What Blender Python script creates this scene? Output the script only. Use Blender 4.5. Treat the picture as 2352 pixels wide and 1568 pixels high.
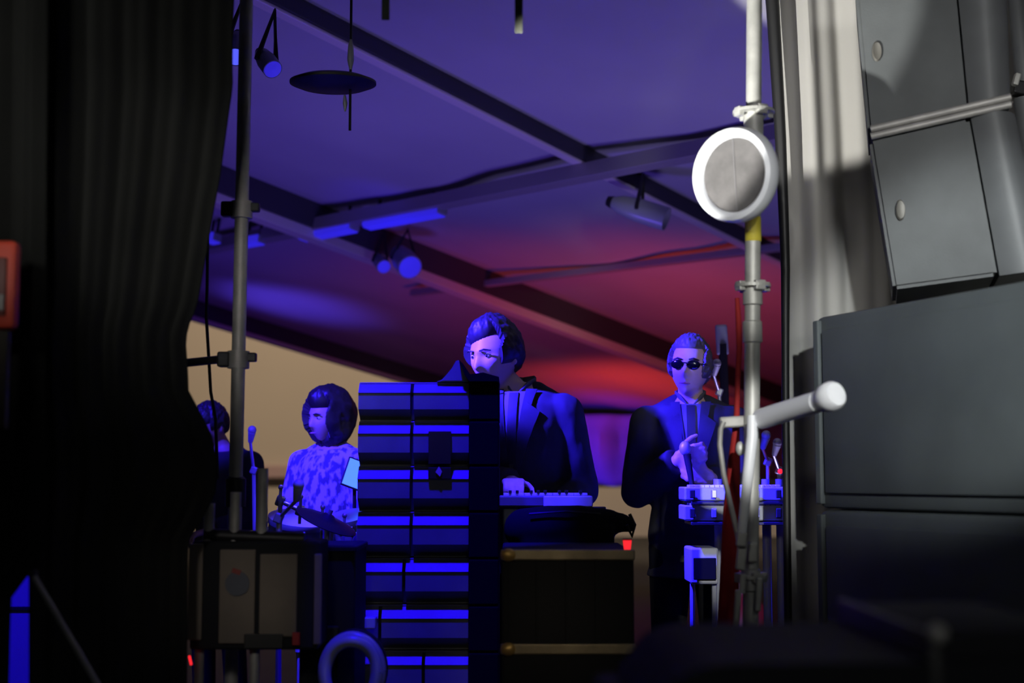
import bpy, bmesh, math, random
from mathutils import Vector, Matrix, Euler, noise
random.seed(7)
SC = bpy.context.scene
COL = SC.collection
PI = math.pi
for _o in list(bpy.data.objects):
    bpy.data.objects.remove(_o)

# ------------------------------------------------------------------ camera
F = 2352 * 50 / 36.0                 # focal length in pixels (50 mm lens)
TH = math.atan(316 / F)              # the camera looks slightly up: eye level is at row 1100
EYE = 1.2
cd = bpy.data.cameras.new('camera'); cam = bpy.data.objects.new('camera', cd); COL.objects.link(cam)
cd.lens = 50; cd.sensor_width = 36; cd.clip_end = 200
cam.location = (0, 0, EYE); cam.rotation_euler = (PI / 2 + TH, 0, 0)
cd.dof.use_dof = True; cd.dof.focus_distance = 5.5; cd.dof.aperture_fstop = 1.7
SC.camera = cam

def ray(px, py):
    u, v = (px - 1176) / F, (784 - py) / F
    return Vector((u, math.cos(TH) - v * math.sin(TH), math.sin(TH) + v * math.cos(TH)))
def P(px, py, Y):                    # the point seen at a pixel, at distance Y in front of the camera
    r = ray(px, py)
    return Vector((0, 0, EYE)) + r * (Y / r.y)
def S(n, Y): return n * Y / F        # pixels to metres at distance Y

# ------------------------------------------------------------------ world, exposure, lights
SC.view_settings.view_transform = 'Standard'; SC.view_settings.look = 'None'
SC.view_settings.gamma = 1; SC.view_settings.exposure = 0; SC.view_settings.use_curve_mapping = False
w = bpy.data.worlds.new('night'); SC.world = w; w.use_nodes = True
bg = w.node_tree.nodes['Background']; bg.inputs[0].default_value = (.75, .8, .85, 1); bg.inputs[1].default_value = .012

BLUE = (.014, .001, 1.0)
VIOLET = (.030, .014, 1.0)
RED = (1.0, .05, .035)
def spot(name, loc, aim, watts, color, cone, blend=.3, size=.06):
    ld = bpy.data.lights.new(name, 'SPOT'); o = bpy.data.objects.new(name, ld); COL.objects.link(o)
    ld.energy = watts; ld.color = color; ld.spot_size = math.radians(cone); ld.spot_blend = blend; ld.shadow_soft_size = size
    o.location = loc; o.rotation_euler = (Vector(aim) - Vector(loc)).to_track_quat('-Z', 'Y').to_euler()
    return o
def point(name, loc, watts, color, size=.1):
    ld = bpy.data.lights.new(name, 'POINT'); o = bpy.data.objects.new(name, ld); COL.objects.link(o)
    ld.energy = watts; ld.color = color; ld.shadow_soft_size = size; o.location = loc
    return o

RP_AIM = P(860, 445, 9.6)
# blue stage spots hung above the frame
spot('blue_spot', (-.42, 4.25, 3.3), P(950, 1160, 5.0), 850, BLUE, 26, .3)            # on the speaker stack
spot('blue_spot', (-1.75, 4.85, 2.85), P(1150, 815, 5.7), 7000, VIOLET, 12.5, .35)         # on the dark-haired man
spot('blue_spot', (-1.3, 5.2, 2.8), P(1565, 800, 6.1), 4200, VIOLET, 10.5, .7)            # on the man in sunglasses
spot('blue_spot', (-1.9, 4.75, 2.9), P(735, 1090, 6.3), 1700, (.03, .012, 1), 22, .4)             # on the drummers
spot('blue_spot', (-.1, 5.19, 3.0), P(1700, 1240, 5.6), 8000, (.018, .010, 1), 16, .4)           # on the keyboards
spot('blue_spot', (.05, 4.6, 3.3), P(1228, 1130, 5.32), 1000, VIOLET, 11.5, .4)              # on the small keyboard
spot('blue_spot', (-2.6, 4.6, 2.9), P(45, 1450, 6.0), 500, BLUE, 30, .3)
# uplights that wash the fabric roof
spot('violet_uplight', (-1.2, 7.6, .5), (-.6, 8.4, 3.2), 96, (.16, .085, 1), 140, .9, .3)
spot('violet_uplight', (1.2, 6.6, .5), (.9, 7.3, 3.5), 76, (.42, .34, 1), 140, .9, .3)
spot('blue_uplight', (-3.4, 11.0, .4), P(690, 680, 12.6), 330, (.10, .05, 1), 27, 1, .2)
spot('red_uplight', (.9, 13.0, .4), P(1430, 850, 14.5), 140, RED, 68, 1, .2)
spot('red_uplight', (1.1, 8.9, .3), P(1480, 690, 11.5), 120, (1, .085, .08), 92, 1, .3)
spot('violet_uplight', (-2.6, 10.2, .4), (-1.9, 11.8, 2.9), 42, (.13, .04, 1), 120, 1, .3)
spot('blue_spot', (.2, 13.2, 1.3), P(1400, 1075, 15.5), 260, (.05, .01, 1), 48, .8, .2)
# added unseen spots, each set to brighten one thing
def pol(loc, az, el): return Vector(loc) + Vector((math.sin(math.radians(az)) * math.cos(math.radians(el)), math.cos(math.radians(az)) * math.cos(math.radians(el)), math.sin(math.radians(el))))
spot('added_white_fill', (-1.2, 2.6, 1.0), pol((-1.2, 2.6, 1.0), 43.4, 30.0), 900, (1, .985, .93), 18.4, .12, .03)
spot('added_white_fill', (-.1, .5, 2.2), P(1690, 402, 4.2), 165, (.97, .98, 1), 4.3, .2, .03)
spot('added_white_fill', (.9, .2, 2.6), P(2330, 760, 4.2), 640, (.95, 1, 1), 19, .6, .05)
spot('added_white_fill', (.9, .5, 2.4), P(1815, 950, 4.1), 520, (1, 1, .97), 6.2, .6, .03)
spot('added_white_fill', (.9, .5, 2.4), P(1728, 640, 4.4), 190, (1, 1, .95), 6, .8, .03)
spot('added_white_fill', (1.3, -.6, 2.3), P(2190, 250, 4.5), 460, (1, .99, .97), 17, .6, .3)
spot('added_white_fill', (-1.6, -.2, 2.6), P(140, 250, 3.8), 195, (1, .99, .95), 23, 1, .3)
spot('added_white_fill', (-.5, -.5, 1.9), P(500, 600, 4.6), 170, (1, .97, .93), 11, .8, .2)
spot('added_white_fill', (-.7, .4, 2.2), P(575, 1350, 4.27), 75, (1, .93, .85), 8, .8, .2)
spot('blue_spot', (-1.0, 4.95, 3.0), P(735, 1195, 5.65), 3200, (.03, .018, 1), 10, .5)
spot('added_white_fill', (.1, .6, 2.3), P(1270, 1390, 4.35), 70, (1, .80, .5), 8, .8, .2)
spot('blue_uplight', (-1.3, 6.6, .5), RP_AIM, 150, BLUE, 16, .8, .1)
spot('added_white_fill', (.7, -.9, 2.4), P(2000, 1500, 1.9), 22, (1, 1, .97), 50, 1, .3)
spot('blue_spot', (-2.3, 5.0, 2.8), P(500, 990, 7.0), 900, (.03, .012, 1), 9, .6)
spot('added_white_fill', (-.6, 1.0, 2.2), P(1880, 690, 5.1), 110, (1, .98, .93), 13, 1, .2)
spot('added_white_fill', (-.6, 1.0, 2.2), P(1850, 1180, 5.1), 45, (1, .97, .90), 11, 1, .2)
spot('blue_spot', (-.3, 3.7, 3.0), P(805, 1510, 4.35), 260, BLUE, 7, .4)
# flood that lights the building behind the stage
spot('street_flood', (-2, 19, 11), (-1.5, 30, 2.5), 5000, (1, .76, .51), 105, .6, .5)

# ------------------------------------------------------------------ materials
MATS = {}
def mat(name, col, rough=.6, metal=0, bump=0, bscale=30, var=0, vscale=8, spec=.5, sheen=0):
    if name in MATS: return MATS[name]
    m = bpy.data.materials.new(name); m.use_nodes = True
    nt = m.node_tree; b = nt.nodes['Principled BSDF']
    b.inputs['Base Color'].default_value = (*col, 1); b.inputs['Roughness'].default_value = rough
    b.inputs['Metallic'].default_value = metal; b.inputs['Specular IOR Level'].default_value = spec
    if sheen: b.inputs['Sheen Weight'].default_value = sheen
    tc = nt.nodes.new('ShaderNodeTexCoord')
    if var:
        n = nt.nodes.new('ShaderNodeTexNoise'); n.inputs['Scale'].default_value = vscale; n.inputs['Detail'].default_value = 5
        r = nt.nodes.new('ShaderNodeValToRGB')
        r.color_ramp.elements[0].position = .3; r.color_ramp.elements[1].position = .7
        r.color_ramp.elements[0].color = (*[c * (1 - var) for c in col], 1)
        r.color_ramp.elements[1].color = (*[min(1, c * (1 + var)) for c in col], 1)
        nt.links.new(tc.outputs['Object'], n.inputs['Vector']); nt.links.new(n.outputs['Fac'], r.inputs[0])
        nt.links.new(r.outputs[0], b.inputs['Base Color'])
    if bump:
        n = nt.nodes.new('ShaderNodeTexNoise'); n.inputs['Scale'].default_value = bscale; n.inputs['Detail'].default_value = 3
        bp = nt.nodes.new('ShaderNodeBump'); bp.inputs['Strength'].default_value = bump
        nt.links.new(tc.outputs['Object'], n.inputs['Vector']); nt.links.new(n.outputs['Fac'], bp.inputs['Height'])
        nt.links.new(bp.outputs[0], b.inputs['Normal'])
    MATS[name] = m
    return m
def emit(name, col, k):
    m = bpy.data.materials.new(name); m.use_nodes = True
    b = m.node_tree.nodes['Principled BSDF']
    b.inputs['Base Color'].default_value = (*col, 1); b.inputs['Emission Color'].default_value = (*col, 1)
    b.inputs['Emission Strength'].default_value = k
    MATS[name] = m
    return m
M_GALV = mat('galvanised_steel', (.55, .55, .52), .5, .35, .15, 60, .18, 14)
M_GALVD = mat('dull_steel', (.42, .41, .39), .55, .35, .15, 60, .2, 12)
M_BLACK = mat('black_plastic', (.012, .012, .013), .5, 0, .1, 80)
M_DKMETAL = mat('dark_metal', (.03, .03, .033), .45, .5, .1, 50)
M_CHROME = mat('chrome', (.8, .8, .82), .28, .75)
M_CURT = mat('black_curtain_cloth', (.020, .0205, .019), .98, 0, .2, 120, .2, 3, spec=.1)
M_DRAPE = mat('white_drape_cloth', (.36, .35, .33), .9, 0, .3, 60, .07, 2, .2)
M_ROOF = mat('roof_fabric', (.50, .49, .50), .75, 0, .25, 3, .10, .6, .3)
M_BEAM = mat('roof_beam_paint', (.05, .05, .06), .6, 0, .1, 20)
M_FLANGE = mat('aluminium_rail', (.75, .68, .64), .5, .1, .1, 20)
M_CAB = mat('cabinet_paint', (.14, .14, .15), .5, 0, .35, 220, .12, 9)
M_GRILLE = mat('black_grille', (.005, .005, .005), .95, 0, .3, 200, spec=.05)
M_SPK = mat('speaker_grey_paint', (.075, .082, .085), .6, 0, .35, 160, .18, 5)
M_SPK2 = mat('speaker_pale_paint', (.13, .137, .142), .55, 0, .3, 160, .15, 5)
M_SUB = mat('subwoofer_paint', (.11, .125, .13), .65, 0, .35, 160, .15, 3)
M_SKIN = mat('skin', (.62, .43, .33), .5, 0, .08, 90, .06, 20)
M_SKIND = mat('skin_brown', (.36, .22, .16), .5, 0, .08, 90, .06, 20)
M_EYE = mat('eye_white', (.75, .74, .72), .2)
M_HAIR = mat('dark_hair', (.02, .016, .014), .5, 0, .6, 90)
M_HAIRG = mat('greying_hair', (.10, .09, .085), .5, 0, .6, 90)
M_SUIT = mat('dark_suit_cloth', (.04, .04, .047), .9, 0, .25, 140, .2, 10, .2)
M_TROUS = mat('black_trouser_cloth', (.010, .010, .012), .95, 0, .2, 140, spec=.1)
M_SHIRT = mat('pale_shirt_cloth', (.11, .11, .125), .8, 0, .15, 90)
M_TIE = mat('black_tie_cloth', (.01, .01, .012), .6)
M_SHOE = mat('black_leather', (.012, .012, .012), .35)
M_RED = mat('red_plastic', (.80, .075, .03), .5, 0, .1, 40, .1, 6)
M_REDCLOTH = mat('red_strap_webbing', (.36, .015, .015), .8, 0, .2, 200)
M_YEL = mat('yellow_tape', (.72, .60, .06), .6)
M_PAPER = mat('white_paper', (.8, .8, .8), .8)
M_STRAP = mat('olive_webbing', (.24, .25, .20), .9, 0, .3, 150)
M_BEIGE = mat('beige_panel', (.16, .13, .105), .7, 0, .15, 60, .12, 8)
M_WHITE = mat('white_enamel', (.86, .88, .92), .35)
M_LENS = mat('grey_mesh_lens', (.088, .083, .083), .6, 0, .5, 60, .2, 25)
M_CASE = mat('black_case_laminate', (.012, .013, .017), .75, 0, .1, 120, spec=.2)
M_ALU = mat('worn_aluminium_edge', (.30, .25, .17), .5, .5, .15, 50, .25, 15)
M_KEYW = mat('white_key', (.8, .8, .8), .3)
M_RUB = mat('black_rubber', (.01, .01, .01), .7)
M_BLUEGREY = mat('blue_grey_shell', (.35, .36, .42), .35, .1, .1, 60)
M_LEDRED = emit('red_indicator', (1, .02, .03), 1.2)
M_GLOW = emit('blue_lit_glow', (.055, .035, 1), .42)  # weak glow stands in for blue light falling on the roof fittings
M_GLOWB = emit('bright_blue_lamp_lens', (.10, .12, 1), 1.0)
M_SHEETGLOW = emit('sheet_glow', (.10, .30, 1), 1.0)  # glow stands in for the blue light caught by the sheet
M_WALL = mat('tan_render', (.50, .45, .40), .9, 0, .15, 4, .04, .35)
M_FLOOR = mat('stage_floor_paint', (.02, .02, .022), .7, 0, .2, 30, .3, 2)

# patterned shirt
def patterned():
    m = bpy.data.materials.new('floral_shirt_cloth'); m.use_nodes = True
    nt = m.node_tree; b = nt.nodes['Principled BSDF']; b.inputs['Roughness'].default_value = .85
    tc = nt.nodes.new('ShaderNodeTexCoord'); mp = nt.nodes.new('ShaderNodeMapping'); mp.inputs['Scale'].default_value = (1.3, 1.3, .75)
    mp.inputs['Rotation'].default_value = (0, .45, 0)
    v = nt.nodes.new('ShaderNodeTexNoise'); v.inputs['Scale'].default_value = 30; v.inputs['Detail'].default_value = 2
    r = nt.nodes.new('ShaderNodeValToRGB'); r.color_ramp.elements[0].position = .44; r.color_ramp.elements[1].position = .56
    r.color_ramp.elements[0].color = (.10, .10, .16, 1); r.color_ramp.elements[1].color = (.55, .55, .55, 1)
    nt.links.new(tc.outputs['Object'], mp.inputs[0]); nt.links.new(mp.outputs[0], v.inputs['Vector'])
    nt.links.new(v.outputs['Fac'], r.inputs[0]); nt.links.new(r.outputs[0], b.inputs['Base Color'])
    return m
M_FLORAL = patterned()

# ------------------------------------------------------------------ mesh helpers
def link(name, me, m, parent=None, smooth=False):
    o = bpy.data.objects.new(name, me); COL.objects.link(o)
    if m is not None and not me.materials: me.materials.append(m)
    if parent is not None:
        o.parent = parent
        o.matrix_parent_inverse = parent.matrix_basis.inverted()
    if smooth:
        for p in me.polygons: p.use_smooth = True
    return o
def obj(name, bm, m, parent=None, smooth=False):
    me = bpy.data.meshes.new(name)
    bmesh.ops.recalc_face_normals(bm, faces=bm.faces)
    bm.to_mesh(me); bm.free()
    o = link(name, me, m, parent, smooth)
    if smooth:
        try: me.set_sharp_from_angle(angle=math.radians(40))
        except Exception: pass
    return o
def tag(o, label, cat, group=None):
    o['label'] = label; o['category'] = cat
    if group: o['group'] = group
    return o
def thing(name, label, cat, loc, group=None):
    o = bpy.data.objects.new(name, None); COL.objects.link(o); o.location = loc; o.empty_display_size = .1
    return tag(o, label, cat, group)
def structure(o): o['kind'] = 'structure'; return o
def B(): return bmesh.new()
def box(bm, c, s, rot=None, bev=0, seg=2):
    r = bmesh.ops.create_cube(bm, size=1)
    vs = r['verts']
    bmesh.ops.scale(bm, vec=s, verts=vs)
    if bev:
        es = list({e for v in vs for e in v.link_edges})
        rr = bmesh.ops.bevel(bm, geom=es, offset=bev, segments=seg, affect='EDGES', profile=.5)
        vs = list({v for f in rr['faces'] for v in f.verts} | {v for v in vs if v.is_valid})
    M = Matrix.Translation(Vector(c))
    if rot is not None: M = M @ (rot if isinstance(rot, Matrix) else Euler(rot).to_matrix()).to_4x4()
    bmesh.ops.transform(bm, matrix=M, verts=vs)
    return vs
def pbox(bm, x0, y0, x1, y1, Y, d, bev=0):          # a real box whose front face covers these pixels at distance Y
    a = P(x0, y0, Y); b = P(x1, y1, Y)
    return box(bm, ((a.x + b.x) / 2, Y + d / 2, (a.z + b.z) / 2), (abs(b.x - a.x), d, abs(a.z - b.z)), None, bev)
def frame_of(d):
    d = d.normalized(); up = Vector((0, 0, 1)) if abs(d.z) < .9 else Vector((1, 0, 0))
    a = d.cross(up).normalized(); return a, d.cross(a).normalized()
def tube(bm, pts, rs, seg=14, cap=True):
    pts = [Vector(p) for p in pts]
    if not isinstance(rs, (list, tuple)): rs = [rs] * len(pts)
    rings = []; a = None
    for i, p in enumerate(pts):
        d = (pts[min(i + 1, len(pts) - 1)] - pts[max(i - 1, 0)])
        if a is None: a, b = frame_of(d)
        else:
            dn = d.normalized(); a = (a - dn * a.dot(dn)).normalized(); b = dn.cross(a)
        rings.append([bm.verts.new(p + (a * math.cos(2 * PI * k / seg) + b * math.sin(2 * PI * k / seg)) * rs[i]) for k in range(seg)])
    for i in range(len(rings) - 1):
        for k in range(seg):
            bm.faces.new((rings[i][k], rings[i][(k + 1) % seg], rings[i + 1][(k + 1) % seg], rings[i + 1][k]))
    if cap: bm.faces.new(rings[0][::-1]); bm.faces.new(rings[-1])
def ball(bm, c, r, u=14, v=10):
    if not isinstance(r, (list, tuple)): r = (r, r, r)
    c = Vector(c); vs = [bm.verts.new(c + Vector((0, 0, r[2])))]; rows = []
    for i in range(1, v):
        ph = PI * i / v
        rows.append([bm.verts.new(c + Vector((r[0] * math.sin(ph) * math.cos(2 * PI * k / u), r[1] * math.sin(ph) * math.sin(2 * PI * k / u), r[2] * math.cos(ph)))) for k in range(u)])
        vs += rows[-1]
    vs.append(bm.verts.new(c - Vector((0, 0, r[2]))))
    for i in range(len(rows) - 1):
        for k in range(u): bm.faces.new((rows[i][k], rows[i + 1][k], rows[i + 1][(k + 1) % u], rows[i][(k + 1) % u]))
    for k in range(u):
        bm.faces.new((vs[0], rows[0][k], rows[0][(k + 1) % u])); bm.faces.new((vs[-1], rows[-1][(k + 1) % u], rows[-1][k]))
    return vs
def capsule(bm, p0, p1, r0, r1, ends=(True, True), seg=14):
    tube(bm, [p0, p1], [r0, r1], seg)
    if ends[0]: ball(bm, p0, r0)
    if ends[1]: ball(bm, p1, r1)
def lathe(bm, prof, M, seg=32):                      # prof: (radius, height) along local z
    rings = []
    for r, h in prof:
        rings.append([bm.verts.new(M @ Vector((max(r, 1e-4) * math.cos(2 * PI * k / seg), max(r, 1e-4) * math.sin(2 * PI * k / seg), h))) for k in range(seg)])
    for i in range(len(rings) - 1):
        for k in range(seg):
            bm.faces.new((rings[i][k], rings[i][(k + 1) % seg], rings[i + 1][(k + 1) % seg], rings[i + 1][k]))
    bm.faces.new(rings[0][::-1]); bm.faces.new(rings[-1])
def prism(bm, poly, y0, y1):                          # poly of (x, z), pushed from y0 to y1
    a = [bm.verts.new((x, y0, z)) for x, z in poly]; b = [bm.verts.new((x, y1, z)) for x, z in poly]
    n = len(poly)
    bm.faces.new(a); bm.faces.new(b[::-1])
    for i in range(n): bm.faces.new((a[i], b[i], b[(i + 1) % n], a[(i + 1) % n]))
def xprism(bm, poly, x0, x1):                         # poly of (y, z), pushed along x
    a = [bm.verts.new((x0, y, z)) for y, z in poly]; b = [bm.verts.new((x1, y, z)) for y, z in poly]
    n = len(poly)
    bm.faces.new(a); bm.faces.new(b[::-1])
    for i in range(n): bm.faces.new((a[i], b[i], b[(i + 1) % n], a[(i + 1) % n]))
def aim(loc, d):
    return Matrix.Translation(Vector(loc)) @ Vector(d).to_track_quat('Z', 'Y').to_matrix().to_4x4()
def lerp_tab(tab, x):
    if x <= tab[0][0]: return tab[0][1]
    for (a, va), (b, vb) in zip(tab, tab[1:]):
        if x <= b: return va + (vb - va) * (x - a) / (b - a)
    return tab[-1][1]

# ------------------------------------------------------------------ setting
bm = B(); box(bm, (0, 14, -.1), (26, 40, .2))
structure(obj('floor', bm, M_FLOOR))
bm = B(); box(bm, (-1, 30.3, 4), (40, .5, 12))
wall = structure(obj('wall_back', bm, M_WALL))
bm = B(); zt = P(640, 1068, 29.9).z; zb = P(640, 1098, 29.9).z
box(bm, (-1, 29.95, (zt + zb) / 2), (39.6, .25, zt - zb), None, .03)
structure(obj('trim_1', bm, mat('pink_ledge_render', (.42, .30, .32), .85, 0, .1, 4)))

# roof: a sloping sheet of fabric between beams. RO is a point of its far-left edge, D1 runs along the beams, D2 across them
CP, SP = math.cos(TH), math.sin(TH)
def c2w(v): return Vector((v[0], v[2] * CP + v[1] * SP, v[2] * SP - v[1] * CP))
N_ = Vector((.2425, -2.036, .459)); CC = 6.14
def RP(px, py):
    r = Vector(((px - 1176) / F, (py - 784) / F, 1)); t = CC / N_.dot(r)
    return Vector((0, 0, EYE)) + c2w(r * t)
D1 = c2w((.978, .342, 1)).normalized(); D2 = -c2w((-1.058, .0995, 1)).normalized()
RN = D1.cross(D2).normalized()
if RN.z > 0: RN = -RN                                # RN points down, into the room
RO = RP(450, 690)
def rst(p): v = p - RO; return v.dot(D1), v.dot(D2)
T1 = rst(RP(1100, 210))[1]; T2 = rst(RP(1000, 575))[1]
S0, S1 = -9.0, 9.0
TE = 13.5
cuts = [0, T2, T1, T1 + (T1 - T2) * 1.0, TE]
def roof_pt(s, t):
    for a, b in zip(cuts, cuts[1:]):
        if a <= t <= b:
            k = (t - a) / (b - a); break
    else: k = 0
    sag = .12 * math.sin(PI * k)
    nz = noise.noise(Vector((s * .35, t * 1.1, 3.1))) * .05 + noise.noise(Vector((s * .9 + 5, t * 2.6, 1.0))) * .02
    return RO + D1 * s + D2 * t + RN * (sag * .55 + nz * math.sin(PI * k))
bm = B(); ns, nt_ = 110, 130
grid = [[bm.verts.new(roof_pt(S0 + (S1 - S0) * i / ns, TE * j / nt_)) for j in range(nt_ + 1)] for i in range(ns + 1)]
for i in range(ns):
    for j in range(nt_):
        bm.faces.new((grid[i][j], grid[i + 1][j], grid[i + 1][j + 1], grid[i][j + 1]))
roof = structure(obj('ceiling', bm, M_ROOF, None, True))
sm = roof.modifiers.new('thickness', 'SOLIDIFY'); sm.thickness = .01; sm.offset = 0
def beam(t, h, wdt, fl):
    Mx = Matrix((D1, D2, RN)).transposed()
    bm = B(); box(bm, RO + D1 * ((S0 + S1) / 2) + D2 * t + RN * (h / 2), (S1 - S0, wdt, h), Mx, .008)
    obj('beam', bm, M_BEAM, roof)
    bm = B(); box(bm, RO + D1 * ((S0 + S1) / 2) + D2 * (t - wdt * .2) + RN * (h + fl / 2), (S1 - S0, wdt * 1.15, fl), Mx, .006)
    obj('beam_rail', bm, M_FLANGE, roof)
beam(.02, .16, .10, .03); beam(T2, .19, .10, .07); beam(T1, .10, .06, .018); beam(cuts[3], .10, .06, .018)
# purlin that crosses the beams
def along(p0, p1, off, h, wdt, name, m):
    a = RP(*p0) + RN * off; b = RP(*p1) + RN * off; d = (b - a).normalized()
    side = RN.cross(d).normalized(); Mx = Matrix((d, side, RN)).transposed()
    bm = B(); box(bm, (a + b) / 2, ((b - a).length, wdt, h), Mx, .006)
    return obj(name, bm, m, roof)
M_PURL = mat('purlin_paint', (.38, .35, .36), .5, .3, .1, 20)
along((430, 532), (1900, 219), .16, .09, .09, 'purlin', M_PURL)
along((950, 640), (2000, 500), .12, .05, .05, 'purlin', M_PURL)

# purple cloth hanging at the low end of the roof
def cloth_sheet(name, m, edgeL, edgeR, Yf, rows, cols, fold, nf, parent=None, py0=0, py1=1568, thick=.006, seed=0):
    bm = B(); g = []
    for i in range(rows + 1):
        py = py0 + (py1 - py0) * i / rows
        xl, xr = edgeL(py), edgeR(py)
        row = []
        for j in range(cols + 1):
            k = j / cols; px = xl + (xr - xl) * k; Y = Yf(k, i / rows)
            p = P(px, py, Y)
            q = k * nf * 2 * PI + .9 * noise.noise(Vector((k * 3, i / rows * 1.4, seed)))
            p.y += fold * (math.sin(q) + .5 * math.sin(2.3 * q + 1)) + fold * .6 * noise.noise(Vector((k * 6, i / rows * 3, seed + 4)))
            row.append(bm.verts.new(p))
        g.append(row)
    for i in range(rows):
        for j in range(cols):
            bm.faces.new((g[i][j], g[i][j + 1], g[i + 1][j + 1], g[i + 1][j]))
    o = obj(name, bm, m, parent, True)
    s = o.modifiers.new('thickness', 'SOLIDIFY'); s.thickness = thick; s.offset = 0
    return o
bm = B(); g = []
M_BACK = mat('backdrop_cloth', (.32, .31, .36), .85, 0, .2, 10, .25, 1.2)
bottom = [(1180, 1085), (1330, 1102), (1370, 1108), (1418, 1120), (1445, 1104), (1490, 1082), (1560, 1090), (1660, 1100), (1830, 1100)]
for i in range(11):
    row = []
    for j in range(41):
        px = 1180 + 650 * j / 40; py = 952 + (lerp_tab(bottom, px) - 952) * i / 10
        p = P(px, py, 15.5); p.y += .07 * math.sin(j * .9) + .1 * noise.noise(Vector((j * .3, i * .3, 2)))
        row.append(bm.verts.new(p))
    g.append(row)
for i in range(10):
    for j in range(40): bm.faces.new((g[i][j], g[i][j + 1], g[i + 1][j + 1], g[i + 1][j]))
o = obj('hanging_cloth', bm, M_BACK, None, True); s = o.modifiers.new('thickness', 'SOLIDIFY'); s.thickness = .01
tag(o, 'purple-lit cloth hanging under the low end of the roof, between the two suited men', 'cloth')

# ------------------------------------------------------------------ curtains
edge = [(-330, 548), (-60, 540), (60, 534), (150, 533), (200, 534), (260, 525), (400, 506), (500, 487), (560, 477), (640, 463), (700, 452), (745, 433), (780, 425), (850, 430), (900, 432), (940, 455), (1000, 486), (1060, 497), (1130, 494), (1180, 470), (1240, 432), (1300, 430), (1568, 428), (2300, 428)]
o = cloth_sheet('stage_curtain', M_CURT, lambda y: 68, lambda y: lerp_tab(edge, y), lambda k, v: 3.65 + .45 * k, 90, 120, .007, 5, py0=-330, py1=2020, thick=.008, seed=1)
tag(o, 'tall black curtain beside the left scaffold pole, with a wavy free edge', 'curtain')
ledge = [(-60, 110), (1250, 100), (1325, 70), (1345, 27), (1420, 23), (1568, 20), (2300, 20)]
o = cloth_sheet('stage_curtain', M_CURT, lambda y: -260, lambda y: lerp_tab(ledge, y), lambda k, v: 3.56 + .02 * k, 60, 40, .012, 4, py0=-330, py1=1990, thick=.008, seed=8)
tag(o, 'narrow black curtain at the far left edge, behind the red box', 'curtain')
# case put in behind the gap to catch the blue light
bm = B(); pbox(bm, -80, 1300, 150, 1860, 6.2, .6, .02)
t = thing('road_case', 'blue-lit case put in behind the gap between the black curtains', 'case', P(35, 1860, 6.2))
obj('case_body', bm, M_BLUEGREY, t)
for yy in (1500, 1690):
    bm = B(); pbox(bm, -84, yy, 154, yy + 9, 6.19, .03, .002); obj('case_edge', bm, M_DKMETAL, t)
t.location.z = 0
# red box on the left
t = thing('red_box', 'red box with a white label, cut by the left edge of the photo', 'box', P(-20, 755, 3.4))
bm = B(); pbox(bm, -90, 550, 32, 755, 3.38, .045, .015); obj('box_body', bm, M_RED, t, True)
bm = B(); pbox(bm, -70, 590, 10, 725, 3.372, .02, .004); obj('cover', bm, mat('dark_red_cover', (.20, .05, .04), .5), t, True)
bm = B(); pbox(bm, -40, 676, 7, 712, 3.366, .008, .001); obj('sticker', bm, mat('grey_sticker', (.5, .47, .45), .7), t)
bm = B(); pbox(bm, -30, 758, 10, 985, 3.40, .03, .004)
tag(obj('post', bm, mat('brown_painted_wood', (.05, .042, .03), .7, 0, .2, 60), None), 'dark brown post below the red box', 'post')
t = thing('brace_bar', 'thin grey bar leaning diagonally across the black curtain, low on the left', 'bar', P(222, 1568, 3.3))
bm = B(); tube(bm, [P(75, 1318, 3.42), P(222, 1568, 3.3), P(300, 1702, 3.24)], .0065); obj('rod', bm, M_GALVD, t, True)
bm = B(); ball(bm, P(75, 1318, 3.42), .012); obj('end_cap', bm, M_BLACK, t, True)

# ------------------------------------------------------------------ scaffold poles
def rosette(p, r=.062, parent=None, m=None):
    bm = B(); M = Matrix.Translation(p)
    lathe(bm, [(.026, -.005), (r, -.005), (r, .005), (.026, .005)], M, 32)
    o = obj('rosette', bm, m or M_GALV, parent)
    for k in range(4):
        a = k * PI / 2 + .35; c = p + Vector((math.cos(a), math.sin(a), 0)) * r * .78
        bm = B(); box(bm, c + Vector((0, 0, -.002)), (.02, .034, .03), (0, 0, a), .003)
        obj('wedge_head', bm, m or M_GALV, o)
    return o
# left pole
LP0, LP1 = P(567, -40, 4.65), P(537, 1300, 4.62)
t = thing('scaffold_pole', 'thin grey scaffold pole beside the black curtain edge', 'pole', Vector((LP1.x, LP1.y, 0)))
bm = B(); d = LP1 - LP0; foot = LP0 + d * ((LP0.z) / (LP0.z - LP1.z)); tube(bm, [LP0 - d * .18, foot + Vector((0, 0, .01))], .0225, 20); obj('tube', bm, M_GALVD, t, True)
for py in (482, 826):
    c = P(567 - 30 * (py + 40) / 1340, py, 4.64)
    bm = B(); lathe(bm, [(.024, -.03), (.036, -.028), (.036, .028), (.024, .03)], Matrix.Translation(c), 20)
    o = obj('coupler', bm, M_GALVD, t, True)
    bm = B(); box(bm, c + Vector((-.045, -.01, 0)), (.04, .04, .05), None, .006); obj('coupler_bolt', bm, M_DKMETAL, o); bm = B(); box(bm, c + Vector((.042, 0, .008)), (.035, .03, .03), None, .005); obj('coupler_bolt', bm, M_DKMETAL, o)
bm = B(); c = P(541, 1128, 4.63); lathe(bm, [(.023, -.05), (.033, -.05), (.033, .04), (.023, .05)], Matrix.Translation(c), 20); obj('collar', bm, M_DKMETAL, t, True)
bm = B(); tube(bm, [P(380, 838, 4.55), P(536, 822, 4.68)], .014)
tag(obj('scaffold_ledger', bm, M_DKMETAL, None, True), 'dark horizontal bar clamped to the left scaffold pole, against the tan wall', 'bar')
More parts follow.
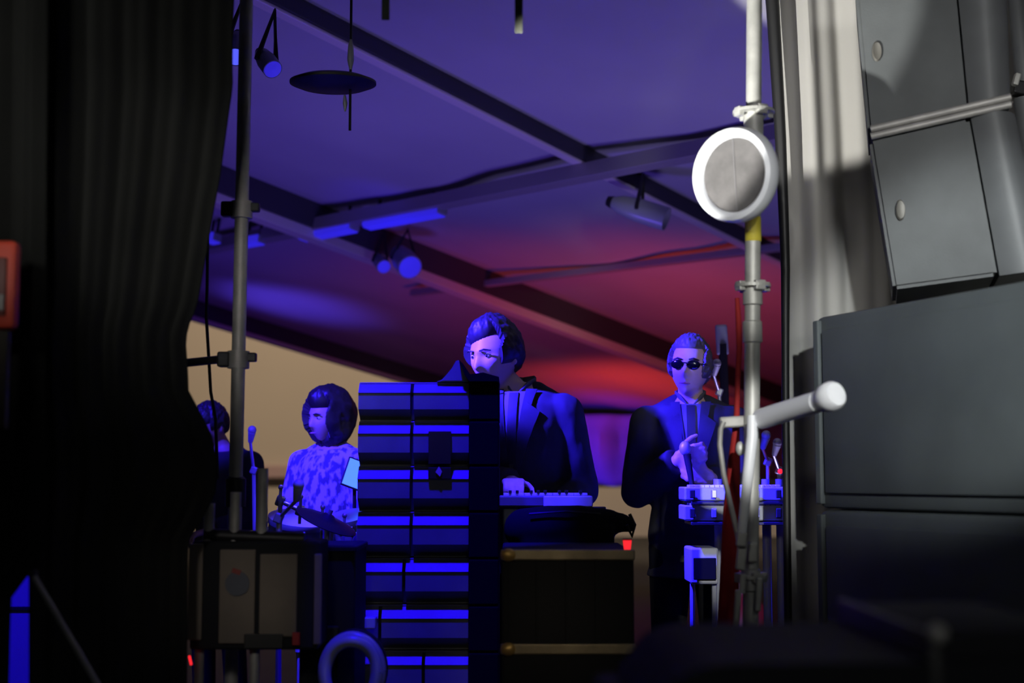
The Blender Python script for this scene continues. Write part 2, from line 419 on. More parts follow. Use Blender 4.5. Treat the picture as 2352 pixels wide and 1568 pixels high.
bm = B(); tube(bm, [P(477, 540, 4.8), P(476, 640, 4.8), P(474, 730, 4.8), P(480, 830, 4.8), P(484, 900, 4.8), P(495, 960, 4.8), P(500, 1100, 4.8)], .0055, 8)
tag(obj('hanging_cable', bm, M_RUB, None, True), 'thin black cable hanging between the curtain edge and left scaffold pole', 'cable')

# right pole
RX0, RX1 = P(1733, -40, 4.4), P(1724, 1420, 4.4)
t = thing('scaffold_pole', 'brightly lit scaffold pole carrying the round white lamp', 'pole', Vector((RX1.x, RX1.y, 0)))
def rp(py): return RX0 + (RX1 - RX0) * ((py + 40) / 1460)
d = RX1 - RX0; foot = RX0 + d * (RX0.z / (RX0.z - RX1.z))
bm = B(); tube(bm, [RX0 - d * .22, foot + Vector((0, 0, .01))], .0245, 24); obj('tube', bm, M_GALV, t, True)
rosette(rp(268), .066, t); rosette(rp(672), .056, t)
for py, h in ((300, .05), (692, .035), (778, .035), (1335, .035)):
    bm = B(); lathe(bm, [(.025, -h), (.0305, -h + .004), (.0305, h - .004), (.025, h)], Matrix.Translation(rp(py)), 24); obj('sleeve', bm, M_GALV, t, True)
bm = B(); lathe(bm, [(.0246, -S(29, 4.4)), (.0256, -S(28, 4.4)), (.0256, S(28, 4.4)), (.0246, S(29, 4.4))], Matrix.Translation(rp(542)), 24)
obj('yellow_tape', bm, M_YEL, t, True)['label'] = 'yellow tape wrapped round the pole'
rosette(rp(1328), .05, t)
bm = B()
box(bm, P(1703, 1275, 4.33), (.028, .03, .09), (0, .12, 0), .006); box(bm, P(1728, 1268, 4.36), (.03, .03, .06), None, .006)
obj('clamp', bm, M_GALV, t)
for px, py, h in ((1693, 1400, .12), (1742, 1365, .10), (1705, 1340, .06)):
    bm = B(); box(bm, P(px, py, 4.34), (.018, .02, h), (0, .08, 0), .004); obj('wedge', bm, M_GALV, t)

# ledger tube that comes forward from the pole, with a flared end
t = thing('scaffold_ledger', 'stubby white tube sticking out of the right pole towards the big dark cabinet', 'bar', P(1745, 962, 4.32))
bm = B(); tube(bm, [P(1748, 962, 4.31), P(1800, 946, 4.2), P(1880, 922, 4.02)], .031, 24); obj('tube', bm, M_WHITE, t, True)
bm = B(); tube(bm, [P(1872, 924, 4.04), P(1893, 918, 4.0), P(1902, 913, 3.98), P(1914, 908, 3.95), P(1921, 905, 3.94)], [.031, .033, .041, .041, .032], 24); obj('end_cap', bm, M_WHITE, t, True)
bm = B(); box(bm, P(1698, 968, 4.42), (.125, .03, .035), (0, -.06, 0), .006); obj('ledger_head', bm, M_GALVD, t)
t = thing('brace_tube', 'bright steel brace running down along the right scaffold pole', 'brace', P(1704, 1225, 4.3))
bm = B(); tube(bm, [P(1727, 955, 4.3), P(1728, 1000, 4.29), P(1718, 1090, 4.29), P(1704, 1225, 4.3)], [.014, .0175, .0165, .014]); obj('tube', bm, M_WHITE, t, True)
bm = B(); box(bm, P(1703, 1238, 4.3), (.03, .03, .045), (0, .1, 0), .006); obj('pin', bm, M_GALV, t)
bm = B(); tube(bm, [P(1662, 968, 4.36), P(1655, 985, 4.36), P(1653, 1020, 4.36), P(1662, 1090, 4.36), P(1678, 1160, 4.36), P(1693, 1222, 4.36), P(1700, 1262, 4.34)], .0085, 10)
tag(obj('safety_wire', bm, M_GALVD, None, True), 'thin grey wire curving down to the left of the bright brace', 'wire')
bm = B(); ball(bm, P(1700, 1030, 4.36), (.014, .014, .022)); tube(bm, [P(1700, 1030, 4.36), P(1722, 1045, 4.36)], .008)
tag(obj('hook', bm, M_GALV, None, True), 'small pale hook on the left of the brace tube, under the ledger', 'hook')

# round lamp on the pole: rim, lens, yoke
c = P(1690, 402, 4.22)
ax = (Vector((-.82, -.90, -.10))).normalized()
t = thing('round_lamp', 'round lamp with a thick white rim and grey face on the right pole', 'lamp', c)
M = aim(c, ax)
R = S(112, 4.2)
bm = B(); lathe(bm, [(R * .77, .0), (R * .80, .022), (R * .87, .034), (R * .96, .028), (R, .010), (R * 1.0, -.012), (R * .9, -.034), (R * .77, -.03)], M, 56); obj('rim', bm, M_WHITE, t, True)
bm = B(); lathe(bm, [(.0, .004), (R * .4, .004), (R * .82, .004), (R * .82, -.02), (0, -.024)], M, 56); obj('lens', bm, M_LENS, t, True)
bm = B(); box(bm, M @ Vector((0, 0, .004)), (.004, R * 1.55, .004), M.to_3x3(), 0); obj('lens_seam', bm, mat('seam_grey', (.12, .115, .12), .7), t)
bm = B(); lathe(bm, [(R * .82, -.02), (R * .78, -.05), (R * .5, -.075), (.02, -.08)], M, 40); obj('housing', bm, M_WHITE, t, True)
bm = B(); tube(bm, [M @ Vector((0, 0, -.07)), rp(402) + Vector((0, 0, .0))], .014); obj('bracket', bm, M_GALV, t, True)

# red strap hanging from the lower rosette
bm = B()
pts = [(1693, 684, 4.42), (1696, 730, 4.42), (1698, 800, 4.43), (1694, 880, 4.44), (1692, 960, 4.45), (1686, 1060, 4.5), (1680, 1180, 4.55), (1676, 1300, 4.6), (1672, 1420, 4.62), (1668, 1560, 4.62)]
tube(bm, [P(*p) for p in pts], [.007, .009, .0095, .0085, .009, .02, .027, .03, .033, .035], 10)
tag(obj('red_strap', bm, M_REDCLOTH, None, True), 'red strap hanging down beside the right scaffold pole, widening lower down', 'strap')

# ------------------------------------------------------------------ right side: drape, hung speakers, subwoofers
dl = [(-80, 1764), (0, 1770), (300, 1788), (600, 1800), (900, 1800), (1420, 1806), (2300, 1806)]
o = cloth_sheet('white_drape', M_DRAPE, lambda y: lerp_tab(dl, y), lambda y: 2620, lambda k, v: 5.14 - .03 * k, 70, 150, .022, 7, py0=-80, py1=1765, thick=.006, seed=3)
tag(o, 'tall white drape behind the right scaffold pole and hung speakers', 'drape')
bm = B()
pts = [P(lerp_tab(dl, y) + 4, y, 5.06) for y in range(-80, 1560, 100)]
tube(bm, pts, [.014 + .012 * max(0, 1 - i / 9) for i in range(len(pts))], 10)
tag(obj('drape_pole', bm, M_BLACK, None, True), 'black pole along the left edge of the white drape', 'pole')

def hung(label, quad, Y, handle_px, rail=None):
    HN = Vector((.26, 1, 0)).normalized(); HD = Vector((1, -.26, 0)).normalized()      # the box is turned a little towards the camera's left
    x0 = P(2000, 300, Y)
    def hp(px, py, off=0):                             # a point of its side face
        r = ray(px, py); o_ = Vector((0, 0, EYE)); return o_ + r * ((x0 - o_).dot(HN) + off) / r.dot(HN)
    c = hp(sum(q[0] for q in quad) / 6, sum(q[1] for q in quad) / 6, .2)
    t = thing('hung_speaker', label, 'speaker', c, 'hung speakers on the right')
    D = HN * .42
    def slab(fr):
        bm = B(); a = [bm.verts.new(p) for p in fr]; b = [bm.verts.new(p + D) for p in fr]; n = len(fr)
        bm.faces.new(a); bm.faces.new(b[::-1])
        for i in range(n): bm.faces.new((a[i], b[i], b[(i + 1) % n], a[(i + 1) % n]))
        return bm
    tl, st, rt, rb, sb, bl = [hp(*q) for q in quad]
    bm = slab([tl, st, sb, bl]); bmesh.ops.recalc_face_normals(bm, faces=bm.faces)
    bmesh.ops.bevel(bm, geom=list(bm.edges), offset=.012, segments=2, affect='EDGES'); obj('side_panel', bm, M_SPK, t, True)
    n = 10; up = []; dn = []
    for k in range(n + 1):
        f = k / n; o_ = HN * (.012 - .03 * math.sin(PI * min(1, f)) + .25 * max(0, f - .55) ** 1.5) + HD * .006
        up.append(st.lerp(rt, f) + o_); dn.append(sb.lerp(rb, f) + o_)
    bm = B(); U = [bm.verts.new(p) for p in up]; L = [bm.verts.new(p) for p in dn]
    UB = [bm.verts.new(p + D) for p in (up[0], up[-1])]; LB = [bm.verts.new(p + D) for p in (dn[0], dn[-1])]
    for k in range(n): bm.faces.new((U[k], U[k + 1], L[k + 1], L[k]))
    bm.faces.new((UB[0], UB[1], LB[1], LB[0])); bm.faces.new(U + UB[::-1]); bm.faces.new(L + LB[::-1])
    bm.faces.new((U[0], UB[0], LB[0], L[0])); bm.faces.new((U[-1], UB[1], LB[1], L[-1]))
    obj('rear_shell', bm, M_SPK2, t, True)
    hc = hp(*handle_px, -.006)
    bm = B(); lathe(bm, [(.008, -.004), (.017, -.004), (.02, 0), (.017, .006), (.008, .004)], Matrix.Translation(hc) @ Euler((PI / 2, 0, 0)).to_matrix().to_4x4() @ Matrix.Diagonal((.8, 1.7, 1, 1)), 20)
    obj('handle_ring', bm, mat('handle_steel', (.13, .125, .11), .5, .3), t, True)
    if rail:
        a, b = hp(*rail[0], -.012), hp(*rail[1], -.012)
        for k, dz in enumerate((.008, -.016)):
            bm = B(); tube(bm, [a + Vector((0, 0, dz)), b + Vector((0, 0, dz))], .0115, 10); obj('rail', bm, M_GALVD, t, True)
    return t
hung('upper hung grey speaker cabinet, cut by the top of the photo', [(1962, -40), (2192, -60), (2312, -70), (2322, 225), (2222, 250), (1993, 302)], 4.5, (2014, 118), ((2000, 302), (2322, 228)))
hung('lower hung grey speaker cabinet tilting inwards above the big dark cabinets', [(1996, 322), (2226, 268), (2332, 246), (2420, 620), (2292, 632), (2052, 664)], 4.505, (2068, 482))
t = thing('rigging_pole', 'pale pole with a dark clamp at the top right corner', 'pole', P(2345, 200, 4.45))
bm = B(); tube(bm, [P(2328, -60, 5.04), P(2352, 190, 5.04)], .03, 18); obj('tube', bm, M_SPK2, t, True)
bm = B(); box(bm, P(2346, 205, 5.02), (.07, .06, .05), (0, .2, 0), .008); obj('clamp', bm, M_DKMETAL, t)
bm = B(); box(bm, P(2334, 183, 4.98), (.02, .03, .045), (0, .3, 0), .005); obj('clamp_bolt', bm, M_GALV, t)
bm = B(); tube(bm, [P(2350, 225, 5.04), P(2400, 620, 5.04)], .035, 18); obj('lower_tube', bm, M_SPK2, t, True)

# two dark cabinets stacked, turned so the right side is nearer
A_ = P(1880, 1100, 4.75); Bq = P(2352, 1100, 3.87)
dv = Vector((Bq.x - A_.x, Bq.y - A_.y, 0)).normalized(); nv = Vector((-dv.y, dv.x, 0))    # nv points away from the camera
if nv.y < 0: nv = -nv
ztop = P(1880, 728, 4.75).z; zsplit = 1.10
Mx = Matrix((dv, nv, Vector((0, 0, 1)))).transposed()
def sub(label, z0, z1):
    L, D = 1.30, .5
    c = Vector((A_.x, A_.y, 0)) + dv * (L / 2) + nv * (D / 2)
    t = thing('subwoofer', label, 'speaker', Vector((c.x, c.y, z0)), 'dark cabinets under the hung speakers')
    bm = B(); box(bm, Vector((c.x, c.y, (z0 + z1) / 2)), (L, D, z1 - z0 - .002), Mx, .02); obj('cabinet', bm, M_SUB, t, True)
    f0 = Vector((A_.x, A_.y, 0)) + dv * (L / 2) - nv * .004
    bm = B(); box(bm, Vector((f0.x, f0.y, (z0 + z1) / 2)), (L - .10, .02, z1 - z0 - .10), Mx, .008); obj('front_panel', bm, M_SUB, t, True)
    for k in (.02, L - .02):
        e = Vector((A_.x, A_.y, 0)) + dv * k - nv * .006
        bm = B(); box(bm, Vector((e.x, e.y, (z0 + z1) / 2)), (.03, .02, z1 - z0 - .03), Mx, .005); obj('corner_trim', bm, M_SUB, t)
    for k in range(4):
        e = Vector((A_.x, A_.y, 0)) + dv * (.08 + (L - .16) * (k % 2)) + nv * (.08 + (D - .16) * (k // 2))
        bm = B(); lathe(bm, [(.025, -.003), (.025, .012)], Matrix.Translation((e.x, e.y, z0 + .003)), 14); obj('foot', bm, M_RUB, t)
sub('lower of the two stacked dark cabinets at the right, mostly in shadow', 0, zsplit)
sub('upper of the two stacked dark cabinets at the right, under the hung speakers', zsplit + .003, ztop)

# foreground black case at the bottom right, close to the camera
t = thing('flight_case', 'black case close to the camera, across the bottom right', 'case', P(1900, 1900, 1.9))
poly = [(1385, 1640), (1400, 1560), (1470, 1462), (1500, 1440), (1560, 1430), (2140, 1425), (2140, 1640)]
pp = [P(x, y, 2.25) for x, y in poly]
bm = B(); prism(bm, [(p.x, p.z) for p in pp] , 1.75, 2.25); bmesh.ops.bevel(bm, geom=list(bm.edges), offset=.006, segments=2, affect='EDGES'); obj('case_body', bm, M_CASE, t, True)
bm = B(); pbox(bm, 2165, 1450, 2520, 1640, 1.8, .45, .008); obj('case_lid', bm, M_CASE, t, True)
bm = B(); pbox(bm, 2136, 1452, 2168, 1650, 1.742, .5, .004); obj('edge_strip', bm, mat('scuffed_edge', (.07, .07, .07), .5, .3, .1, 60), t, True)
bm = B(); ball(bm, P(2152, 1456, 1.742), .013); obj('corner_ball', bm, M_GALVD, t, True)
bm = B(); a, b = P(1385, 1600, 2.0), P(2400, 1600, 2.0); box(bm, ((a.x + b.x) / 2, 2.0, (a.z) / 2), (b.x - a.x, .5, a.z), None, .01); obj('case_base', bm, M_CASE, t)
t.location = Vector((.55, 2.0, 0)); 
for ch in t.children: ch.matrix_parent_inverse = Matrix.Translation(-t.location)

# ------------------------------------------------------------------ line array stack in the middle
YS = 5.0
rows_y = [876, 966, 1070, 1176, 1283, 1391, 1498, 1604]
groove = [944, 944, 944, 944, 928, 874, 974, 960]
names = ['topmost', 'second from the top', 'third from the top', 'fourth from the top', 'fifth from the top', 'sixth from the top', 'seventh from the top', 'eighth from the top']
xl, xr, xg = P(820, 1100, YS).x, P(1076, 1100, YS).x, P(1146, 1100, YS).x
gaps = {}
prev = None
for i, (yy, gx, nm) in enumerate(zip(rows_y, groove, names)):
    z1 = P(900, yy, YS).z
    z0 = P(900, rows_y[i + 1], YS).z if i + 1 < len(rows_y) else z1 - .165
    h = z1 - z0
    t = thing('line_array_cabinet', 'blue-lit speaker cabinet, %s of the tall stack' % nm if i != 1 else 'blue-lit speaker cabinet, second from the top of the stack, with dark pocket patch', 'speaker', Vector(((xl + xg) / 2, YS + .2, z0)), 'cabinets in the tall blue-lit stack')
    gz = P(gx, 1100, YS).x
    b28 = h * .28
    prof = [(YS + .055, z1 - .001), (YS + .012, z1 - b28), (YS + .016, z1 - b28 - .004), (YS + .018, z0 + h * .30), (YS + .085, z0 + .006), (YS + .085, z0 + .001), (YS + .36, z0 + .001), (YS + .36, z1 - .001)]
    for a, b, nme in ((xl, gz - .006, 'shell'), (gz + .006, xr, 'shell')):
        bm = B(); xprism(bm, prof, a, b); o = obj(nme, bm, M_CAB, t)
    bm = B(); box(bm, ((xr + xg) / 2 + .001, YS + .18, (z0 + z1) / 2), (xg - xr - .002, .36, h - .003), None, .006); obj('grille', bm, M_GRILLE, t)  # grille section; its black also stands in for shade on this side
    bm = B(); box(bm, (gz, YS + .21, (z0 + z1) / 2), (.012, .28, h - .01)); obj('groove', bm, M_BLACK, t)
    # bright edge lip along the top bevel
    bm = B(); tube(bm, [(xl + .002, YS + .052, z1 - .003), (xr - .002, YS + .052, z1 - .003)], .0035, 8); obj('lip', bm, M_CAB, t)
    if i in (1, 2):
        bm = B()
        zz = (P(1000, 990, YS).z, P(1000, 1066, YS).z) if i == 1 else (P(1000, 1073, YS).z, P(1000, 1100, YS).z)
        a, b = P(984, 1000, YS).x, P(1036, 1000, YS).x
        box(bm, ((a + b) / 2, YS + .012, (zz[0] + zz[1]) / 2), (b - a, .02, zz[0] - zz[1]), None, .002); o = obj('pocket_patch', bm, mat('pocket_shade', (.02, .004, .012), .25), t)  # dark slab stands in for the shaded handle recess
        if i == 2:
            bm = B(); c = P(1008, 1085, YS - .004); prism(bm, [(c.x - .012, c.z + .002), (c.x, c.z + .022), (c.x + .011, c.z + .004), (c.x + .004, c.z - .014)], YS - .004, YS - .001); obj('tag', bm, mat('pale_reflection', (.4, .25, .3), .6), o)  # pink diamond is a painted reflection, not a separate part
    prev = z0
# support of the stack down to the floor
t = thing('stack_base', 'dark low base carrying the tall stack of cabinets', 'stand', Vector(((xl + xg) / 2, YS + .2, 0)))
bm = B(); box(bm, ((xl + xg) / 2, YS + .18, prev / 2), (xg - xl - .01, .34, prev - .002), None, .01); obj('plinth', bm, M_BLACK, t)
bm = B(); box(bm, ((xl + xg) / 2, YS + .18, .02), (xg - xl, .36, .04), None, .008); obj('base_board', bm, M_BLACK, t)
# fly frame wedge at the top
t = thing('fly_frame', 'slanted metal bracket on top of the tall cabinet stack', 'bracket', P(1040, 872, YS))
zt = P(900, 876, YS).z
def pz(px, py): p = P(px, py, YS); return (p.x, p.z)
bm = B(); prism(bm, [pz(1000, 875), pz(1020, 868), pz(1036, 845), pz(1048, 824), pz(1055, 826), pz(1062, 850), pz(1078, 875)], YS + .03, YS + .35); bmesh.ops.bevel(bm, geom=list(bm.edges), offset=.004, segments=2, affect='EDGES'); obj('wedge', bm, M_CAB, t)
bm = B(); prism(bm, [pz(1054, 826), pz(1064, 836), pz(1080, 860), pz(1110, 856), pz(1146, 866), pz(1146, 876), pz(1078, 876), pz(1068, 862)], YS - .02, YS + .38); obj('black_bar', bm, M_GRILLE, t)
# little box next to the stack
bm = B(); pbox(bm, 824, 1418, 862, 1444, 4.9, .07, .004)
t = tag(obj('small_box', bm, M_BLUEGREY, None), 'tiny blue-lit box low on the left of the tall stack, above the cable coil', 'box')

# ------------------------------------------------------------------ people
def evaluated_mesh(o):
    dg = bpy.context.evaluated_depsgraph_get(); return bpy.data.meshes.new_from_object(o.evaluated_get(dg))
def remesh(bm, voxel, smooth_it=6, name='body'):
    me = bpy.data.meshes.new(name); bm.to_mesh(me); bm.free()
    o = bpy.data.objects.new('tmp', me); COL.objects.link(o)
    r = o.modifiers.new('r', 'REMESH'); r.mode = 'VOXEL'; r.voxel_size = voxel
    if smooth_it:
        s = o.modifiers.new('s', 'SMOOTH'); s.iterations = smooth_it; s.factor = .5
    bpy.context.view_layer.update()
    m2 = evaluated_mesh(o)
    bpy.data.objects.remove(o); bpy.data.meshes.remove(me)
    m2.name = name; m2.materials.clear()
    return m2
def gauss(x, z, cx, cz, sx, sz): return math.exp(-((x - cx) / sx) ** 2 - ((z - cz) / sz) ** 2)
def head_pt(dx, dy, dz):
    x, y, z = dx * .076, dy * .097, dz * .118
    if z < 0:
        q = min(1, -z / .118)
        x *= 1 - .34 * q ** 1.6
        if y > 0: y *= 1 - .55 * q
        else: y *= 1 - .05 * q
    if dy < 0:
        f = min(1, max(0, -dy * 1.6))
        a = .026 * gauss(x, z, 0, -.028, .013, .016) + .014 * gauss(x, z, 0, -.006, .010, .022)
        a += .006 * gauss(x, z, 0, .030, .05, .010)
        a -= .012 * (gauss(x, z, .031, .012, .017, .011) + gauss(x, z, -.031, .012, .017, .011))
        a += .005 * (gauss(x, z, .045, -.022, .02, .018) + gauss(x, z, -.045, -.022, .02, .018))
        a += .007 * gauss(x, z, 0, -.058, .022, .006) + .008 * gauss(x, z, 0, -.070, .019, .006)
        a -= .004 * gauss(x, z, 0, -.064, .024, .003)
        a += .010 * gauss(x, z, 0, -.100, .022, .014)
        y -= a * f
    return Vector((x, y, z))
def head_surface(bm, T, u=56, v=44):
    rows = []
    for i in range(1, v):
        ph = PI * i / v; row = []
        for j in range(u):
            th = 2 * PI * j / u
            row.append(bm.verts.new(T @ head_pt(math.sin(ph) * math.cos(th), math.sin(ph) * math.sin(th), math.cos(ph))))
        rows.append(row)
    top, bot = bm.verts.new(T @ head_pt(0, 0, 1)), bm.verts.new(T @ head_pt(0, 0, -1))
    for i in range(len(rows) - 1):
        for j in range(u): bm.faces.new((rows[i][j], rows[i][(j + 1) % u], rows[i + 1][(j + 1) % u], rows[i + 1][j]))
    for j in range(u):
        bm.faces.new((top, rows[0][(j + 1) % u], rows[0][j])); bm.faces.new((bot, rows[-1][j], rows[-1][(j + 1) % u]))
def hair_mesh(T, mask, thick, curl, cs, u=120, v=90):
    # a closed shell over the part of the head where mask(direction) > 0
    bm = B(); rows = []
    for i in range(1, v):
        ph = PI * i / v; row = []
        for j in range(u):
            th = 2 * PI * j / u
            d = Vector((math.sin(ph) * math.cos(th), math.sin(ph) * math.sin(th), math.cos(ph)))
            m = mask(d); k = max(0, min(1, m * 2.8)); k = k * (2 - k)
            n = noise.noise(d * cs) * curl + noise.noise(d * cs * 2.3 + Vector((3, 1, 2))) * curl * .5
            base = head_pt(*d); out = base * (1 + (thick(d) + n) * k / base.length) if k > 0 else base * .93
            row.append(bm.verts.new(T @ out))
        rows.append(row)
    top = bm.verts.new(T @ (head_pt(0, 0, 1) * (1 + thick(Vector((0, 0, 1))) / .118)))
    bot = bm.verts.new(T @ (head_pt(0, 0, -1) * .9))
    for i in range(len(rows) - 1):
        for j in range(u): bm.faces.new((rows[i][j], rows[i][(j + 1) % u], rows[i + 1][(j + 1) % u], rows[i + 1][j]))
    for j in range(u):
        bm.faces.new((top, rows[0][(j + 1) % u], rows[0][j])); bm.faces.new((bot, rows[-1][j], rows[-1][(j + 1) % u]))
    return bm
TORSO = [(.84, .150, .100, .01), (.95, .165, .112, .01), (1.08, .142, .098, .0), (1.22, .155, .108, -.005), (1.36, .172, .112, 0), (1.45, .165, .095, .01), (1.50, .105, .070, .015), (1.54, .058, .056, .015)]
def torso(bm, k, inflate=0, z0=None, z1=None, flare=0, seg=32):
    secs = [s for s in TORSO if (z0 is None or s[0] >= z0) and (z1 is None or s[0] <= z1)]
    if z0 is not None and z0 < TORSO[0][0]: secs = [(z0, TORSO[0][1] + flare, TORSO[0][2] + flare, .01)] + secs
    rings = []
    for z, rx, ry, cy in secs:
        rings.append([bm.verts.new(Vector(((rx + inflate) * math.cos(2 * PI * a / seg), cy + (ry + inflate) * math.sin(2 * PI * a / seg), z)) * k) for a in range(seg)])
    for i in range(len(rings) - 1):
        for a in range(seg): bm.faces.new((rings[i][a], rings[i][(a + 1) % seg], rings[i + 1][(a + 1) % seg], rings[i + 1][a]))
    bm.faces.new(rings[0][::-1]); bm.faces.new(rings[-1])
def front_y(x, z, off):
    tab = lambda i: lerp_tab([(s[0], s[i]) for s in TORSO], z)
    rx, ry, cy = tab(1) + off, tab(2) + off, tab(3)
    q = max(0.05, 1 - (x / rx) ** 2)
    return cy - ry * math.sqrt(q)
def patch(bm, quad, off, thick=.006, n=8):            # a flat piece of cloth laid on the chest; quad of (x, z)
    g = [[], []]
    for layer in (0, 1):
        for i in range(n + 1):
            row = []
            for j in range(n + 1):
                a, b = i / n, j / n
                x = (quad[0][0] * (1 - b) + quad[1][0] * b) * (1 - a) + (quad[3][0] * (1 - b) + quad[2][0] * b) * a
                z = (quad[0][1] * (1 - b) + quad[1][1] * b) * (1 - a) + (quad[3][1] * (1 - b) + quad[2][1] * b) * a
                row.append(bm.verts.new((x, front_y(x, z, off) - thick * layer, z)))
            g[layer].append(row)
    for i in range(n):
        for j in range(n):
            bm.faces.new((g[1][i][j], g[1][i][j + 1], g[1][i + 1][j + 1], g[1][i + 1][j]))
            bm.faces.new((g[0][i][j], g[0][i + 1][j], g[0][i + 1][j + 1], g[0][i][j + 1]))
    for i in range(n):
        for (r, c, r2, c2) in ((i, 0, i + 1, 0), (i + 1, n, i, n), (0, i + 1, 0, i), (n, i, n, i + 1)):
            bm.faces.new((g[0][r][c], g[1][r][c], g[1][r2][c2], g[0][r2][c2]))
def hand(bm, wrist, d, normal, side, curl, k=1.0, spread=.10):
    d = Vector(d).normalized(); n = Vector(normal); n = (n - d * n.dot(d)).normalized(); s = d.cross(n) * side   # s points to the thumb side
    w = Vector(wrist)
    for f in (-.5, -.17, .17, .5):
        capsule(bm, w + d * .008 * k + s * f * .040 * k, w + d * .088 * k + s * f * .062 * k, .017 * k, .0135 * k, seg=10)
    for i, (f, L) in enumerate(((.5, .074), (.17, .084), (-.17, .077), (-.5, .060))):
        p = w + d * .090 * k + s * f * .062 * k
        dd = (d + s * f * spread).normalized(); ang = 0
        r = .0095 * k
        for j, fr in enumerate((.45, .30, .25)):
            ang += curl[0] * (.9 if j == 0 else 1.1)
            v = (dd * math.cos(ang) + n * math.sin(ang)).normalized()
            q = p + v * L * fr * k
            capsule(bm, p, q, r, r * .9, seg=10); p = q; r *= .9
    p = w + d * .028 * k + s * .026 * k
    v = (d * .62 + s * .72 + n * .25).normalized(); r = .0125 * k
    for j, L in enumerate((.042, .032, .026)):
        q = p + v * L * k; capsule(bm, p, q, r, r * .88, seg=10); p = q; r *= .88
        v = (v - s * .45 * curl[1] + n * .35 * curl[1] + d * .1).normalized()

def person(label, loc, yaw, H, headc, headrot, arms, clothes, hair, skin, extra=None, hscale=1.0):
    k = H / 1.8
    t = thing('person', label, 'person', Vector(loc)); 
    made = []
    hs = k * hscale
    T = Matrix.Translation(Vector(headc) * k) @ Euler(headrot, 'ZYX').to_matrix().to_4x4() @ Matrix.Scale(hs, 4)
    bm = B()
    head_surface(bm, T)
    for sx in (-1, 1):
        vs = ball(bm, (0, 0, 0), (.010, .020, .032), 12, 10)
        bmesh.ops.transform(bm, matrix=T @ Matrix.Translation((sx * .077, .012, -.006)) @ Euler((-.15, 0, sx * .35)).to_matrix().to_4x4(), verts=vs)
    hb = T @ Vector((0, .022, -.075))
    capsule(bm, hb, Vector((0, .018, 1.47)) * k, .052 * k, .062 * k)
    torso(bm, k)
    LEG = []
    for sx in (-1, 1):
        hip, knee, ank = Vector((sx * .088, .01, .90)) * k, Vector((sx * .105, -.012, .49)) * k, Vector((sx * .115, .02, .085)) * k
        LEG.append((hip, knee, ank))
        capsule(bm, hip, knee, .082 * k, .052 * k); capsule(bm, knee, ank, .052 * k, .036 * k)
        capsule(bm, ank + Vector((0, 0, -.03)) * k, ank + Vector((0, -.15, -.05)) * k, .034 * k, .028 * k)
    ARM = []
    for sx in (-1, 1):
        a = arms[sx]
        sh = Vector(a.get('sh', (sx * .175, .01, 1.43))) * k; el = Vector(a['el']) * k; wr = Vector(a['wr']) * k
        ARM.append((sh, el, wr))
        ball(bm, sh, .056 * k); capsule(bm, sh, el, .050 * k, .038 * k); capsule(bm, el, wr, .040 * k, .026 * k)
        hd = Vector(a.get('hd', wr - el)); hand(bm, wr, hd, a.get('n', (0, 0, -1)), a.get('side', 1), a.get('curl', (.5, .8)), k)
    me = remesh(bm, .0065, 3, 'body'); body = link('body', me, skin, t, True); made.append(body)
    # eyes
    for sx in (-1, 1):
        bm = B(); ball(bm, T @ Vector((sx * .031, -.076, .011)), .0125 * k, 12, 10); made.append(obj('eye', bm, M_EYE, t, True))
        bm = B(); ball(bm, T @ Vector((sx * .031, -.0855, .011)), .0055 * k, 10, 8); made.append(obj('iris', bm, M_HAIR, made[-1], True))
    # eyebrows
        bm = B(); tube(bm, [T @ Vector((sx * .014, -.100, .030)), T @ Vector((sx * .032, -.099, .034)), T @ Vector((sx * .052, -.083, .028))], [.003, .0042, .0022], 8); made.append(obj('eyebrow', bm, M_HAIR, t, True))
    bm = B(); tube(bm, [T @ Vector((-.022, -.096, -.0645)), T @ Vector((0, -.1055, -.063)), T @ Vector((.022, -.096, -.0645))], [.002, .0045, .002], 8); made.append(obj('lips', bm, mat('lip_skin', (.40, .14, .13), .45), t, True))
    if hair: made.append(obj('hair', hair_mesh(T, *hair['args']), hair['mat'], t, True))
    # trousers
    bm = B()
    for hip, knee, ank in LEG:
        capsule(bm, hip, knee, .098 * k, .070 * k); tube(bm, [knee, ank + Vector((0, 0, .0))], [.068 * k, .062 * k]); ball(bm, knee, .069 * k)
    torso(bm, k, .012, None, 1.09)
    made.append(link('trousers', remesh(bm, .012, 4, 'trousers'), M_TROUS, t, True))
    for hip, knee, ank in LEG:
        bm = B(); f = ank.copy(); f.z = 0
        vs = box(bm, f + Vector((0, -.06, .035)) * k, Vector((.095, .27, .07)) * k, None, .028 * k, 3); made.append(obj('shoe', bm, M_SHOE, t, True))
    # jacket or shirt
    c = clothes
    bm = B(); torso(bm, k, c['inf'], c['hem'], 1.50, c.get('flare', .02))
    for (sh, el, wr), sx in zip(ARM, (-1, 1)):
        ball(bm, sh, .056 * k + c['inf']); capsule(bm, sh, el, .056 * k + c['inf'], .047 * k + c['inf'])
        if c.get('short'):
            pass
        else:
            e = wr + (el - wr).normalized() * .015; ball(bm, el, .047 * k + c['inf']); tube(bm, [el, e], [.046 * k + c['inf'], .034 * k + c['inf'] * .9])
        tr = Vector((sx * .06, .018, 1.50)) * k; capsule(bm, tr, sh + Vector((0, 0, .012)), .05 * k, .05 * k)
    me = remesh(bm, .009, 5, c['name'])
    nrm = [v.normal.copy() for v in me.vertices]; out = []
    for v, nv_ in zip(me.vertices, nrm):              # cloth folds
        p = v.co; n = noise.noise(Vector((p.x * 9, p.y * 9, p.z * 5))) * .006 + noise.noise(Vector((p.x * 22 + p.z * 8, p.y * 20, p.z * 9 - p.x * 14))) * .004
        out.extend(p + nv_ * n)
    me.vertices.foreach_set('co', out); me.update()
